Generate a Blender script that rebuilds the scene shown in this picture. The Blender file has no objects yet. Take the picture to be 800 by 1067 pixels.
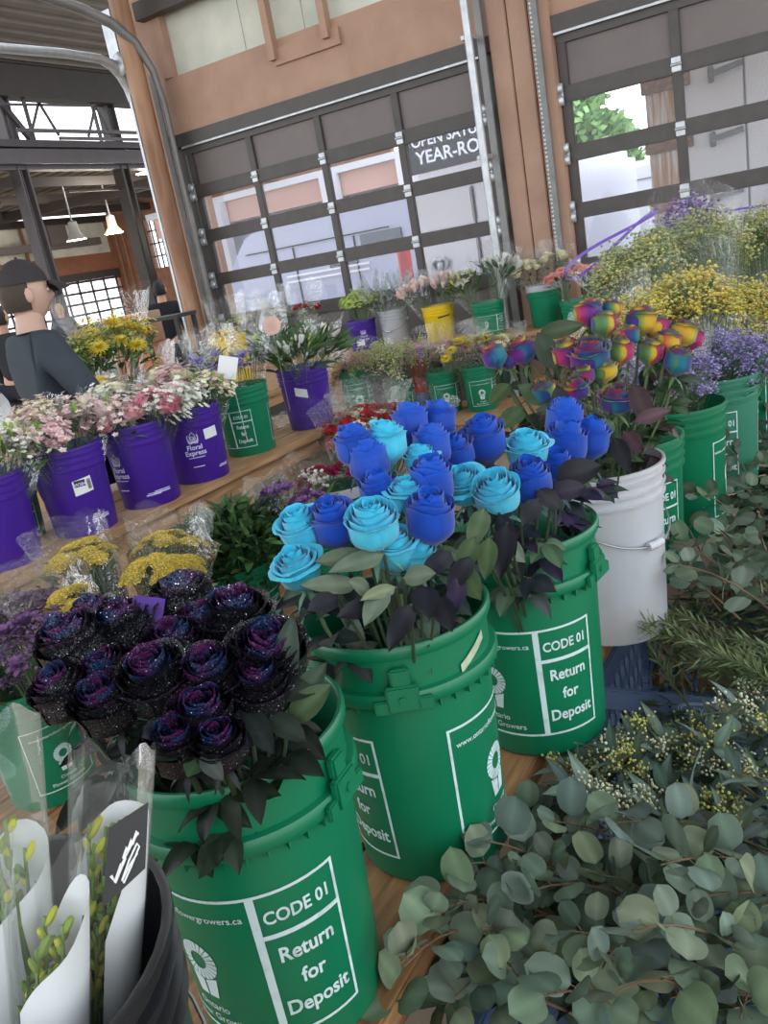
import bpy, bmesh, math, random
from mathutils import Vector, Matrix, Quaternion, noise
PI = math.pi
rnd = random.Random(7)
SC = bpy.context.scene
COL = SC.collection
V = Vector

# ------------------------------------------------------------------ camera
FPX, PITCH, ROLL, EYE, YAW = 870.0, math.radians(17.0), math.radians(-10.6), 1.6, math.radians(32.5)
_h = V((-math.sin(YAW), math.cos(YAW), 0)); _r0 = V((math.cos(YAW), math.sin(YAW), 0)); _z = V((0, 0, 1))
CF = _h*math.cos(PITCH) - _z*math.sin(PITCH)
_u0 = _h*math.sin(PITCH) + _z*math.cos(PITCH)
CR = _r0*math.cos(ROLL) + _u0*math.sin(ROLL)
CU = -_r0*math.sin(ROLL) + _u0*math.cos(ROLL)
CO = V((0, 0, EYE))
cam_d = bpy.data.cameras.new('camera'); cam = bpy.data.objects.new('camera', cam_d); COL.objects.link(cam)
cam_d.sensor_fit = 'HORIZONTAL'; cam_d.sensor_width = 36; cam_d.lens = FPX/800*36
cam_d.clip_start = .05; cam_d.clip_end = 300
cam.matrix_world = Matrix(((CR.x, CU.x, -CF.x, CO.x), (CR.y, CU.y, -CF.y, CO.y), (CR.z, CU.z, -CF.z, CO.z), (0, 0, 0, 1)))
SC.camera = cam
def ray(x, y): return CF + CR*((x-400)/FPX) - CU*((y-533.5)/FPX)
def at(x, y, d): return CO + ray(x, y)*d
def onz(x, y, z):
    r = ray(x, y); return CO + r*((z-EYE)/r.z)
def ony(x, y, Y):
    r = ray(x, y); return CO + r*(Y/r.y)
def onx(x, y, X):
    r = ray(x, y); return CO + r*(X/r.x)

# ------------------------------------------------------------------ colours / materials
def lin(r, g, b):
    f = lambda c: (c/255/12.92) if c/255 <= .04045 else ((c/255+.055)/1.055)**2.4
    return (f(r), f(g), f(b))
MATS = {}
def nodes(name):
    m = bpy.data.materials.new(name); m.use_nodes = True
    nt = m.node_tree; return m, nt, nt.nodes['Principled BSDF']
def mixc(nt, fac, a, b):
    n = nt.nodes.new('ShaderNodeMix'); n.data_type = 'RGBA'
    for s, v in ((0, fac), (6, a), (7, b)):
        if hasattr(v, 'links') or hasattr(v, 'is_linked'): nt.links.new(v, n.inputs[s])
        else: n.inputs[s].default_value = v if s == 0 else (*v[:3], 1)
    return n.outputs[2]
def noise_tex(nt, scale, detail=4, stretch=None, rough=.55, gen=False):
    tc = nt.nodes.new('ShaderNodeTexCoord'); n = nt.nodes.new('ShaderNodeTexNoise')
    n.inputs['Scale'].default_value = scale; n.inputs['Detail'].default_value = detail; n.inputs['Roughness'].default_value = rough
    src = tc.outputs['Object']
    if stretch:
        mp = nt.nodes.new('ShaderNodeMapping'); mp.inputs['Scale'].default_value = stretch
        nt.links.new(src, mp.inputs['Vector']); src = mp.outputs['Vector']
    nt.links.new(src, n.inputs['Vector']); return n.outputs['Fac']
def ramp(nt, fac, a, b):
    n = nt.nodes.new('ShaderNodeMapRange'); n.inputs['From Min'].default_value = a; n.inputs['From Max'].default_value = b
    nt.links.new(fac, n.inputs['Value']); return n.outputs['Result']
def bump(nt, bs, h, st=.2, dist=.01):
    b = nt.nodes.new('ShaderNodeBump'); b.inputs['Strength'].default_value = st; b.inputs['Distance'].default_value = dist
    nt.links.new(h, b.inputs['Height']); nt.links.new(b.outputs['Normal'], bs.inputs['Normal'])
def mat(name, col, rough=.5, metal=0, var=.15, scale=12, stretch=None, bmp=0, col2=None, lo=.35, hi=.7, spec=.5):
    if name in MATS: return MATS[name]
    m, nt, bs = nodes(name)
    n = noise_tex(nt, scale, 5, stretch)
    c2 = col2 or tuple(c*(1-var) for c in col)
    c = mixc(nt, ramp(nt, n, lo, hi), col, c2)
    nt.links.new(c, bs.inputs['Base Color'])
    bs.inputs['Roughness'].default_value = rough; bs.inputs['Metallic'].default_value = metal
    bs.inputs['Specular IOR Level'].default_value = spec
    if bmp: bump(nt, bs, n, bmp)
    MATS[name] = m; return m
def attr_mat(name, rough=.5, spec=.5, trans=0, var=.12, scale=60, bmp=0, sheen=0, glitter=False, coat=0):
    if name in MATS: return MATS[name]
    m, nt, bs = nodes(name)
    a = nt.nodes.new('ShaderNodeAttribute'); a.attribute_name = 'Col'
    n = noise_tex(nt, scale, 3)
    d = nt.nodes.new('ShaderNodeMix'); d.data_type = 'RGBA'; d.blend_type = 'MULTIPLY'
    nt.links.new(ramp(nt, n, .3, .75), d.inputs[0]); nt.links.new(a.outputs['Color'], d.inputs[6]); d.inputs[7].default_value = (1-var, 1-var, 1-var, 1)
    nt.links.new(d.outputs[2], bs.inputs['Base Color'])
    bs.inputs['Roughness'].default_value = rough; bs.inputs['Specular IOR Level'].default_value = spec
    if coat: bs.inputs['Coat Weight'].default_value = coat
    if sheen: bs.inputs['Sheen Weight'].default_value = sheen
    if bmp: bump(nt, bs, n, bmp, .004)
    if glitter:
        v = nt.nodes.new('ShaderNodeTexVoronoi'); v.inputs['Scale'].default_value = 1000
        tc = nt.nodes.new('ShaderNodeTexCoord'); nt.links.new(tc.outputs['Object'], v.inputs['Vector'])
        sep = nt.nodes.new('ShaderNodeSeparateColor'); nt.links.new(v.outputs['Color'], sep.inputs['Color'])
        r = ramp(nt, sep.outputs[0], .978, .985)
        gl = mixc(nt, r, (0, 0, 0), (.9, .9, 1))
        c = mixc(nt, r, (0, 0, 0), (.9, .88, 1)); nt.links.new(d.outputs[2], c.node.inputs[6]); nt.links.new(c, bs.inputs['Base Color'])
        nt.links.new(r, bs.inputs['Metallic'])
        bs.inputs['Roughness'].default_value = .35
        vn = nt.nodes.new('ShaderNodeVectorMath'); vn.operation = 'MULTIPLY_ADD'
        vn.inputs[1].default_value = (.9, .9, .9)
        geo = nt.nodes.new('ShaderNodeNewGeometry')
        cm = nt.nodes.new('ShaderNodeVectorMath'); cm.operation = 'SUBTRACT'; cm.inputs[1].default_value = (.5, .5, .5)
        nt.links.new(v.outputs['Color'], cm.inputs[0]); nt.links.new(cm.outputs[0], vn.inputs[0]); nt.links.new(geo.outputs['Normal'], vn.inputs[2])
        nm = nt.nodes.new('ShaderNodeVectorMath'); nm.operation = 'NORMALIZE'; nt.links.new(vn.outputs[0], nm.inputs[0])
        nt.links.new(nm.outputs[0], bs.inputs['Normal'])
    if trans:
        out = nt.nodes['Material Output']; t = nt.nodes.new('ShaderNodeBsdfTranslucent'); mx = nt.nodes.new('ShaderNodeMixShader')
        nt.links.new(d.outputs[2], t.inputs['Color']); mx.inputs[0].default_value = trans
        nt.links.new(bs.outputs[0], mx.inputs[1]); nt.links.new(t.outputs[0], mx.inputs[2]); nt.links.new(mx.outputs[0], out.inputs['Surface'])
    MATS[name] = m; return m
def clear_mat(name, tint, film, rough, scale, bmp, streak, fres=.3):
    m = bpy.data.materials.new(name); m.use_nodes = True; nt = m.node_tree; nt.nodes.clear()
    out = nt.nodes.new('ShaderNodeOutputMaterial'); tr = nt.nodes.new('ShaderNodeBsdfTransparent'); tr.inputs[0].default_value = (*tint, 1)
    gl = nt.nodes.new('ShaderNodeBsdfGlossy'); gl.inputs['Roughness'].default_value = rough; gl.inputs[0].default_value = (1, 1, 1, 1)
    df = nt.nodes.new('ShaderNodeBsdfDiffuse'); df.inputs[0].default_value = (.85, .87, .88, 1)
    n = noise_tex(nt, scale, 3)
    b = nt.nodes.new('ShaderNodeBump'); b.inputs['Strength'].default_value = bmp; b.inputs['Distance'].default_value = .02
    nt.links.new(n, b.inputs['Height']); nt.links.new(b.outputs[0], gl.inputs['Normal'])
    lw = nt.nodes.new('ShaderNodeLayerWeight'); lw.inputs[0].default_value = .25; nt.links.new(b.outputs[0], lw.inputs['Normal'])
    ad = nt.nodes.new('ShaderNodeMath'); ad.operation = 'MULTIPLY_ADD'; nt.links.new(lw.outputs['Fresnel'], ad.inputs[0]); ad.inputs[1].default_value = fres; ad.inputs[2].default_value = film
    ad.use_clamp = True
    m1 = nt.nodes.new('ShaderNodeMixShader'); nt.links.new(ad.outputs[0], m1.inputs[0]); nt.links.new(tr.outputs[0], m1.inputs[1]); nt.links.new(gl.outputs[0], m1.inputs[2])
    m2 = nt.nodes.new('ShaderNodeMixShader'); m2.inputs[0].default_value = streak
    nt.links.new(m1.outputs[0], m2.inputs[1]); nt.links.new(df.outputs[0], m2.inputs[2]); nt.links.new(m2.outputs[0], out.inputs[0])
    MATS[name] = m; return m
def glow(name, col, s):
    m = bpy.data.materials.new(name); m.use_nodes = True; nt = m.node_tree; nt.nodes.clear()
    o = nt.nodes.new('ShaderNodeOutputMaterial'); e = nt.nodes.new('ShaderNodeEmission'); e.inputs[0].default_value = (*col, 1); e.inputs[1].default_value = s
    nt.links.new(e.outputs[0], o.inputs[0]); return m

# ------------------------------------------------------------------ mesh builder
class MB:
    def __init__(s): s.v = []; s.f = []; s.c = []; s.m = []; s.xf = None
    def add(s, vs, fs, col=(.5, .5, .5), mi=0):
        o = len(s.v)
        for i, p in enumerate(vs):
            p = V(p); s.v.append(s.xf @ p if s.xf else p)
            s.c.append(col[i] if isinstance(col, list) else col)
        for f in fs: s.f.append([o+i for i in f]); s.m.append(mi)
        return s
    def grid(s, rows, col=(.5, .5, .5), mi=0, wrap=False):
        ny, nx = len(rows), len(rows[0]); vs = [p for r in rows for p in r]
        fs = [(j*nx+i, j*nx+(i+1) % nx, (j+1)*nx+(i+1) % nx, (j+1)*nx+i) for j in range(ny-1) for i in range(nx if wrap else nx-1)]
        if isinstance(col, list) and isinstance(col[0], list): col = [c for r in col for c in r]
        return s.add(vs, fs, col, mi)
    def box(s, c, size, col=(.5, .5, .5), mi=0, rot=None, bev=0):
        x, y, z = [q/2 for q in size]; c = V(c)
        if bev:
            b = bmesh.new(); bmesh.ops.create_cube(b, size=1)
            for v in b.verts: v.co = V((v.co.x*size[0], v.co.y*size[1], v.co.z*size[2]))
            bmesh.ops.bevel(b, geom=b.edges[:], offset=bev, segments=2, affect='EDGES')
            b.verts.index_update(); vs = [v.co.copy() for v in b.verts]; fs = [[v.index for v in f.verts] for f in b.faces]; b.free()
        else:
            vs = [V((sx*x, sy*y, sz*z)) for sz in (-1, 1) for sx, sy in ((-1, -1), (1, -1), (1, 1), (-1, 1))]
            fs = [(3, 2, 1, 0), (4, 5, 6, 7), (0, 1, 5, 4), (1, 2, 6, 5), (2, 3, 7, 6), (3, 0, 4, 7)]
        if rot is not None: vs = [rot @ v for v in vs]
        return s.add([v+c for v in vs], fs, col, mi)
    def bar(s, a, b, w, h, col=(.5, .5, .5), mi=0, up=V((0, 0, 1))):
        a, b = V(a), V(b); d = (b-a); L = d.length; d = d/L
        sx = d.cross(up)
        if sx.length < 1e-3: sx = d.cross(V((0, 1, 0)))
        sx.normalize(); sz = sx.cross(d)
        R = Matrix((sx, d, sz)).transposed()
        return s.box((a+b)/2, (w, L, h), col, mi, R)
    def tube(s, path, r, n=8, col=(.5, .5, .5), mi=0, caps=True):
        P = [V(p) for p in path]; k = len(P); rr = r if isinstance(r, (list, tuple)) else [r]*k
        t0 = (P[1]-P[0]).normalized(); u = t0.orthogonal().normalized(); rows = []
        for i in range(k):
            t = (P[min(i+1, k-1)]-P[max(i-1, 0)]).normalized()
            u = (u - t*u.dot(t)).normalized(); w = t.cross(u)
            rows.append([P[i]+(u*math.cos(a)+w*math.sin(a))*rr[i] for a in [2*PI*j/n for j in range(n)]])
        o = len(s.v); s.grid(rows, col, mi, wrap=True)
        if caps:
            s.f.append([o+i for i in range(n)][::-1]); s.m.append(mi); s.f.append([o+(k-1)*n+i for i in range(n)]); s.m.append(mi)
        return s
    def lathe(s, prof, n=32, c=(0, 0, 0), col=(.5, .5, .5), mi=0, a0=0, a1=2*PI):
        c = V(c); full = abs(a1-a0-2*PI) < 1e-6; m = n if full else n+1
        rows = [[c+V((r*math.cos(a0+(a1-a0)*j/n), r*math.sin(a0+(a1-a0)*j/n), z)) for j in range(m)] for r, z in prof]
        return s.grid(rows, col, mi, wrap=full)
    def blob(s, c, r, col=(.5, .5, .5), mi=0, nu=8, nv=5, rot=None):
        c = V(c); rx, ry, rz = r if isinstance(r, (tuple, list)) else (r, r, r); rows = []
        for j in range(nv+1):
            b = -PI/2+PI*j/nv; rows.append([])
            for i in range(nu):
                p = V((rx*math.cos(b)*math.cos(2*PI*i/nu), ry*math.cos(b)*math.sin(2*PI*i/nu), rz*math.sin(b)))
                rows[-1].append(c+(rot @ p if rot else p))
        return s.grid(rows, col, mi, wrap=True)
    def octa(s, c, r, col):
        c = V(c); a = rnd.random()*6; ca, sa = math.cos(a)*r, math.sin(a)*r; h = r*rnd.uniform(.6, 1)
        return s.add([c+V((ca, sa, 0)), c+V((-sa, ca, 0)), c-V((ca, sa, 0)), c-V((-sa, ca, 0)), c+V((0, 0, h)), c-V((0, 0, h))],
                     [(0, 1, 4), (1, 2, 4), (2, 3, 4), (3, 0, 4), (1, 0, 5), (2, 1, 5), (3, 2, 5), (0, 3, 5)], col)
    def mesh(s, name, mats, smooth=True):
        me = bpy.data.meshes.new(name); me.from_pydata([tuple(v) for v in s.v], [], s.f)
        for m in (mats if isinstance(mats, (list, tuple)) else [mats]): me.materials.append(m)
        me.polygons.foreach_set('material_index', s.m)
        me.polygons.foreach_set('use_smooth', [smooth]*len(me.polygons))
        at_ = me.color_attributes.new('Col', 'FLOAT_COLOR', 'POINT')
        at_.data.foreach_set('color', [q for c in s.c for q in (c[0], c[1], c[2], 1.0)])
        if smooth: me.set_sharp_from_angle(angle=math.radians(50))
        return me
    def build(s, name, mats, parent=None, smooth=True, label=None, loc=None):
        return place(name, s.mesh(name, mats, smooth), parent, label, loc)
def place(name, me, parent=None, label=None, loc=None, rot=None, scale=None):
    o = bpy.data.objects.new(name, me); COL.objects.link(o)
    if parent: o.parent = parent
    if label: o['label'] = label
    if loc is not None: o.location = loc
    if rot is not None: o.rotation_mode = 'QUATERNION'; o.rotation_quaternion = rot
    if scale is not None: o.scale = (scale,)*3 if isinstance(scale, (int, float)) else scale
    return o
def tag(o, label=None, cat=None, group=None, kind=None):
    if label: o['label'] = label
    if cat: o['category'] = cat
    if group: o['group'] = group
    if kind: o['kind'] = kind
    return o
def thing(name, loc, label, cat, group=None, rz=0):
    o = bpy.data.objects.new(name, None); COL.objects.link(o); o.location = loc; o.rotation_euler = (0, 0, rz); o.empty_display_size = .05
    return tag(o, label, cat, group)
def struct(name, mb, m, smooth=False, label=None, cat=None):
    return tag(mb.build(name, m, None, smooth), label, cat, None, 'structure')
def rot_to(d, spin=0):
    return V(d).normalized().to_track_quat('Z', 'Y') @ Quaternion((0, 0, 1), spin)
def jit(c, a=.15):
    k = 1+rnd.uniform(-a, a); return tuple(max(0, q*k*(1+rnd.uniform(-a, a)*.4)) for q in c)
def lerp(a, b, t): return a+(b-a)*t
def lerpc(a, b, t): return tuple(a[i]+(b[i]-a[i])*t for i in range(3))
def sm(t): t = max(0, min(1, t)); return t*t*(3-2*t)

_tc = {}
def text_geo(s, size, bold=.0):
    """outline text as flat verts/faces, centred on x, baseline 0"""
    k = (s, round(size, 4), bold)
    if k in _tc: return _tc[k]
    cu = bpy.data.curves.new('t', 'FONT'); cu.body = s; cu.size = size; cu.align_x = 'CENTER'; cu.offset = bold*size; cu.resolution_u = 3
    o = bpy.data.objects.new('t', cu); COL.objects.link(o); bpy.context.view_layer.update()
    me = bpy.data.meshes.new_from_object(o)
    r = ([v.co.copy() for v in me.vertices], [list(p.vertices) for p in me.polygons])
    bpy.data.objects.remove(o); bpy.data.curves.remove(cu); bpy.data.meshes.remove(me)
    _tc[k] = r; return r

# shared materials
M_petal = attr_mat('petal', .55, .3, .12, .18, 90, .15, .3)
M_glit = attr_mat('glitter_petal', .4, .5, 0, .2, 90, glitter=True)
M_leaf = attr_mat('leaf', .5, .25, .1, .25, 45, .2)
M_waxy = attr_mat('waxy_leaf', .6, .3, .08, .18, 30, .1)
M_stem = attr_mat('stem', .55, .3, 0, .2, 40)
M_tiny = attr_mat('floret', .65, .2, .15, .2, 60)
M_any = attr_mat('matte_paint', .6, .3, 0, .08, 20)
M_cello = clear_mat('cellophane', (.99, .993, .993), .012, .09, 38, 1.0, .008, .30)
M_sleeve = clear_mat('clear_sleeve', (.975, .985, .985), .02, .06, 6, .35, .03, .35)
M_glass = clear_mat('window_glass', (.99, .993, 1.0), .01, .02, 2, .02, .012, .25)
M_print = mat('white_print', (.55, .68, .68), .6, 0, .35, 40, lo=.5, hi=.75)
M_pprint = mat('pale_print', (.62, .62, .8), .6, 0, .1, 40)
M_paper = mat('white_paper', (.72, .73, .74), .7, 0, .06, 9, bmp=.05)
# ------------------------------------------------------------------ world
w = bpy.data.worlds.new('sky'); SC.world = w; w.use_nodes = True
wn = w.node_tree; bg = wn.nodes['Background']; bg.inputs[1].default_value = 3.3
tcw = wn.nodes.new('ShaderNodeTexCoord'); sx_ = wn.nodes.new('ShaderNodeSeparateXYZ'); wn.links.new(tcw.outputs['Generated'], sx_.inputs[0])
mr = ramp(wn, sx_.outputs[2], -.05, .8); wn.links.new(mixc(wn, mr, (.93, .97, 1.0), (.86, .93, 1.0)), bg.inputs[0])
SC.view_settings.view_transform = 'Standard'; SC.view_settings.look = 'None'; SC.view_settings.gamma = 1
SC.view_settings.exposure = -0.22
SC.cycles.max_bounces = 8; SC.cycles.transparent_max_bounces = 24; SC.cycles.diffuse_bounces = 4; SC.cycles.glossy_bounces = 3
SC.cycles.use_denoising = True; SC.cycles.caustics_reflective = False; SC.cycles.caustics_refractive = False

M_brown = mat('painted_board', lin(178, 144, 124), .7, 0, .2, 3, col2=lin(156, 122, 104), bmp=.1, lo=.3, hi=.8)
M_brownd = mat('painted_beam', lin(150, 98, 72), .7, 0, .2, 5, bmp=.1)
M_white = mat('white_board', lin(214, 214, 200), .7, 0, .1, 2, col2=lin(188, 190, 178))
M_dark = mat('dark_steel', lin(74, 68, 66), .5, 0, .25, 8)
M_panel = mat('grey_panel', lin(112, 104, 102), .55, 0, .12, 3)
M_galv = mat('galvanised_steel', lin(190, 194, 198), .4, .6, .25, 14)
M_rust = mat('rusted_paint', lin(166, 128, 100), .6, 0, .3, 6, stretch=(1, 1, .15), col2=lin(126, 88, 64), lo=.4, hi=.62)
M_conc = mat('concrete', lin(158, 140, 120), .8, 0, .25, 2.2, bmp=.08)
M_asph = mat('asphalt', lin(178, 178, 178), .9, 0, .2, 5)
M_deck = mat('roof_deck', lin(122, 110, 96), .6, 0, .2, 2)
M_beam = mat('roof_steel', lin(86, 78, 80), .55, 0, .2, 4)
M_beamd = mat('roof_beam_dark', lin(64, 56, 52), .55, 0, .2, 4)
M_brick = mat('brick_paint', lin(150, 108, 84), .8, 0, .25, 3.5, col2=lin(128, 90, 70))

b = MB(); b.box((-15, 12, -.05), (70, 50, .1)); struct('floor', b, M_conc, label='warm grey concrete market floor', cat='floor')
b = MB(); b.box((0, 34, .012), (50, 53.0, .02)); struct('floor_street', b, M_asph, label='grey asphalt street beyond the glazed doors', cat='street')

WY = 7.3
# near wall: header over both doors, clad pillar, white board above
b = MB()
b.box((-4.6, WY+.12, 3.345), (3.45, .2, .61))                     # header over the first door
b.box((1.0, WY+.12, 3.345), (6.55, .2, .61))                      # header over the second door
b.box((-2.545, WY+.2, 2.75), (.46, .3, 5.5))                      # pillar core
for i in range(3): b.box((-2.69+.175*i, WY+.0, 2.75), (.165, .12, 5.5), bev=.008)
b.box((-6.5, WY+.2, 2.75), (.36, .3, 5.5))
b.box((-6.25, WY+.05, 4.3), (.1, .1, 1.3))
b.box((-4.55, WY+.01, 3.5), (.74, .05, .14)); b.box((-4.91, WY-.02, 3.85), (.07, .09, .75)); b.box((-4.3, WY-.02, 3.86), (.07, .09, .72))
struct('wall_back', b, M_brown, label='brown painted wall around the glazed overhead doors', cat='wall')
b = MB(); b.box((-4.6, WY+.16, 4.0), (3.45, .1, .72)); b.box((1, WY+.16, 4.0), (6.55, .1, .72))
for x in (-4.6, -5.3, -3.7, -3.2): b.box((x, WY+.105, 4.0), (.012, .012, .7))
struct('trim_1', b, M_white, label='dirty white boarding above the brown header', cat='panel')
b = MB(); b.bar((-6.4, WY-.05, 4.28), (4.2, WY-.05, 4.28), .12, .16); b.box((-1, WY+.2, 4.95), (11, .2, 1.2)); struct('trim_2', b, M_beamd, label='dark beam above the white boarding', cat='beam')

# overhead doors
def overhead_door(name, x0, mulls, x1, label):
    d = thing(name, (x0, WY, 0), label, 'door'); d['kind'] = 'structure'
    L = x1-x0; rows = [2.548, 2.095, 1.640, 1.19, .74, .29]
    f = MB()
    for i, z in enumerate(rows): f.box((L/2, .05, z), (L, .05, .125), bev=.006)
    f.box((L/2, .05, 2.955), (L, .05, .07)); f.box((L/2, .05, .04), (L, .05, .08))
    for m in [x0+.04]+mulls+[x1-.04]: f.box((m-x0, .052, 1.5), (.075, .046, 3.0), bev=.005)
    f.box((-.09, .09, 1.53), (.14, .12, 3.05)); f.box((L+.06, .09, 1.53), (.12, .12, 3.05))
    f.box((L/2, .05, 3.06), (L+.3, .16, .12))
    f.build('frame', M_dark, d, False)
    p = MB(); e = [x0]+mulls+[x1]
    for a, c in zip(e[:-1], e[1:]):
        p.box(((a+c)/2-x0, .07, 2.76), (c-a-.03, .02, .4))
        for z in (.965, .515, .17): p.box(((a+c)/2-x0, .07, z), (c-a-.03, .02, .44))
    p.build('panels', M_panel, d, False)
    g = MB()
    for a, c in zip(e[:-1], e[1:]):
        for z in (2.32, 1.868, 1.415): g.box(((a+c)/2-x0, .06, z), (c-a-.06, .006, .42))
    g.build('glass_panes', M_glass, d, False)
    h = MB()
    for z in rows[:4]:
        for m in mulls: h.box((m-x0, .015, z), (.07, .012, .1), bev=.004); h.tube([(m-x0-.04, .008, z), (m-x0+.04, .008, z)], .012, 8)
        for xx in (.0, L-.0):
            h.box((xx, .01, z), (.06, .02, .17), bev=.006); h.blob((xx, -.02, z+.045), (.035, .02, .045)); h.blob((xx, -.02, z-.045), (.035, .02, .045))
    h.build('hinges', M_galv, d)
    s = MB(); s.bar((.0, -.0, 2.995), (L, -.0, 2.995), .03, .03); s.build('spring_tube', M_galv, d, False)
    t = MB()
    for xx in (-.1, L+.08):
        t.box((xx, -.1, 1.85), (.05, .025, 3.7)); t.box((xx-.03, -.07, 1.85), (.012, .08, 3.7))
    t.build('track', mat('dull_steel', lin(140, 140, 140), .5, .4, .2, 10), d, False)
    return d
overhead_door('door_1', -6.27, [-5.442, -4.61, -3.76], -2.9, 'glazed overhead door left of the brown boarded pillar')
overhead_door('door_2', -2.255, [-1.347, -.43, .49], 1.4, 'glazed overhead door right of the brown boarded pillar')

# pipes and tracks at the corner
b = MB(); b.tube([(-6.36, 6.97, 0), (-6.36, 6.97, 6)], .095, 20); struct('pipe_corner', b, M_rust, True, 'thick rust brown pipe at the left door jamb', 'pipe')
b = MB(); b.box((-6.56, 7.06, 1.8), (.09, .03, 3.5)); b.box((-6.515, 7.02, 1.8), (.012, .09, 3.5))
b.tube([(-6.56, 7.06, 3.5), (-6.56, 7.04, 3.62), (-6.56, 6.98, 3.74), (-6.56, 6.88, 3.82), (-6.56, 6.75, 3.86), (-6.56, 6.3, 3.87), (-6.56, 3.5, 3.78)], [.05, .055, .06, .055, .045, .042, .042], 8)
b.box((-6.56, 6.96, 4.1), (.14, .02, .42)); b.blob((-6.5, 6.94, 3.82), (.11, .03, .11))
struct('track_corner', b, M_galv, True, 'pale overhead track curving in from the corner pipe', 'track')
b = MB(); b.tube([(-6.2, 7.1, 0), (-6.2, 7.1, 3.4), (-6.22, 7.07, 3.7), (-6.27, 6.97, 3.95), (-6.36, 6.8, 4.13), (-6.46, 6.55, 4.25), (-6.6, 6.2, 4.36), (-6.7, 4, 4.9)], [.03, .03, .035, .045, .05, .05, .045, .045], 10)
struct('conduit_curved', b, mat('grey_conduit', lin(120, 118, 116), .5, .3, .2, 6), True, 'grey curved track beside the rust brown pipe', 'track')
b = MB(); b.tube([(-2.84, 6.98, 0), (-2.84, 6.98, 4.5)], .035, 10)
for z in (3.1, 2.2, 1.4): b.box((-2.86, 7.05, z), (.09, .14, .03))
struct('conduit_pillar', b, M_galv, True, 'grey conduit up the left edge of the boarded pillar', 'pipe')
b = MB()
for i in range(128): b.lathe([(.006, -.016), (.011, -.012), (.011, .012), (.006, .016)], 5, (-2.36, 7.12, .016+i*.033))
tag(b.build('pull_chain', M_galv), 'thin steel pull chain hanging beside the second overhead door', 'chain')

# ---- high roof, clerestory, low roof, far walls
b = MB(); n = 46
for X0, X1, n, y0_, ye in ((-18.4, -10.5, 18, 9.0, 27.2), (-10.5, 6.0, 36, -7.0, 7.4)):
  for i in range(n):
    xa = lerp(X0, X1, i/n); xb = lerp(X0, X1, (i+1)/n); zf = lambda x: 7.45+(x+18)*.085
    w_ = xb-xa; pr = [(xa, 0), (xa+w_*.45, 0), (xa+w_*.55, .09), (xa+w_*.95, .09), (xb, 0)]
    b.grid([[V((x, y, zf(x)+h)) for x, h in pr] for y in (y0_, ye)])
struct('ceiling', b, M_deck, label='corrugated metal deck of the high roof', cat='ceiling')
b = MB(); b.box((-18, 15, 7.05), (.3, 24, .78)); b.box((-18, 15, 7.42), (.45, 24, .05)); b.box((-18, 15, 6.68), (.45, 24, .05))
b.box((-12, 15, 7.7), (.16, 24, .3)); struct('beam_high', b, M_beamd, label='deep dark beam above the clerestory', cat='beam')
b = MB()
b.box((-18, 15, 5.62), (.3, 24, .16)); b.box((-18, 15, 5.32), (.3, 24, .34)); b.box((-18.2, 15, 5.1), (.3, 24, .1))
for y in (9, 11.2, 13.4, 15.6, 17.8, 20, 22.4): b.bar((-18, y, 5.7), (-18, y+.0, 6.7), .07, .07)
for y in (15.2, 17.0, 19.0):
    b.bar((-17.6, y, 5.75), (-17.6, y+.5, 6.5), .05, .05); b.bar((-17.6, y+.5, 6.5), (-17.6, y+.85, 5.75), .05, .05)
b.bar((-17.2, 14.5, 5.75), (-17.2, 23, 5.83), .07, .08); b.bar((-17, 15.5, 5.55), (-17, 23, 5.6), .07, .07)
b.bar((-17.6, 13, 6.35), (-17.6, 17.5, 6.5), .05, .05); b.bar((-18, 14.6, 7), (-18, 15.6, 5.6), .12, .12); b.bar((-18, 13.2, 7), (-18, 14.4, 5.8), .2, .12)
struct('trim_clerestory', b, M_beam, label='grey steel framing below the bright clerestory', cat='beam')
for k, (y, ex, nm) in enumerate(((15.05, .34, 'nearer'), (18.45, .36, 'further'), (12.9, .36, 'left'))):
    b = MB(); b.box((-18.2, y, 3.4), (ex*.5, .03, 6.8)); b.box((-18.2, y-.13, 3.4), (ex, .05, 6.8)); b.box((-18.2, y+.13, 3.4), (ex, .05, 6.8))
    struct('pillar_%d' % (k+1), b, M_beam if k != 1 else M_beamd, label='steel roof column, %s' % ('grey, behind the hanging lamps' if k == 0 else 'dark, left of the rust brown pipe' if k == 1 else 'at the left edge above the capped head'), cat='column')
b = MB(); n = 40
for i in range(n):
    ya = lerp(8, 27, i/n); yb = lerp(8, 27, (i+1)/n); w_ = yb-ya; pr = [(ya, 0), (ya+w_*.45, 0), (ya+w_*.55, .08), (ya+w_*.95, .08), (yb, 0)]
    b.grid([[V((x, y, 5.62+(x+18)*.03+h)) for y, h in pr] for x in (-28.3, -17.9)])
struct('ceiling_low', b, M_deck, label='corrugated metal deck of the low roof', cat='ceiling')
b = MB()
for x in (-20.5, -23, -25.5, -27.7): b.box((x, 17.5, 5.25+(x+18)*.03), (.14, 19, .26))
for y in (14, 19.8): b.bar((-18, y, 4.7), (-28, y+.2, 5.0), .2, .3)
b.bar((-18.3, 16.5, 4.55), (-18.3, 26, 4.6), .05, .05)
for y in (16.5, 17.3): b.bar((-22, y, 4.9), (-22, y-1.2, 4.0), .06, .06); b.bar((-22, y-1, 4.9), (-22, y-.6, 3.6), .06, .06)
struct('beam_low', b, M_beamd, label='dark steel beams under the low roof', cat='beam')
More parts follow.
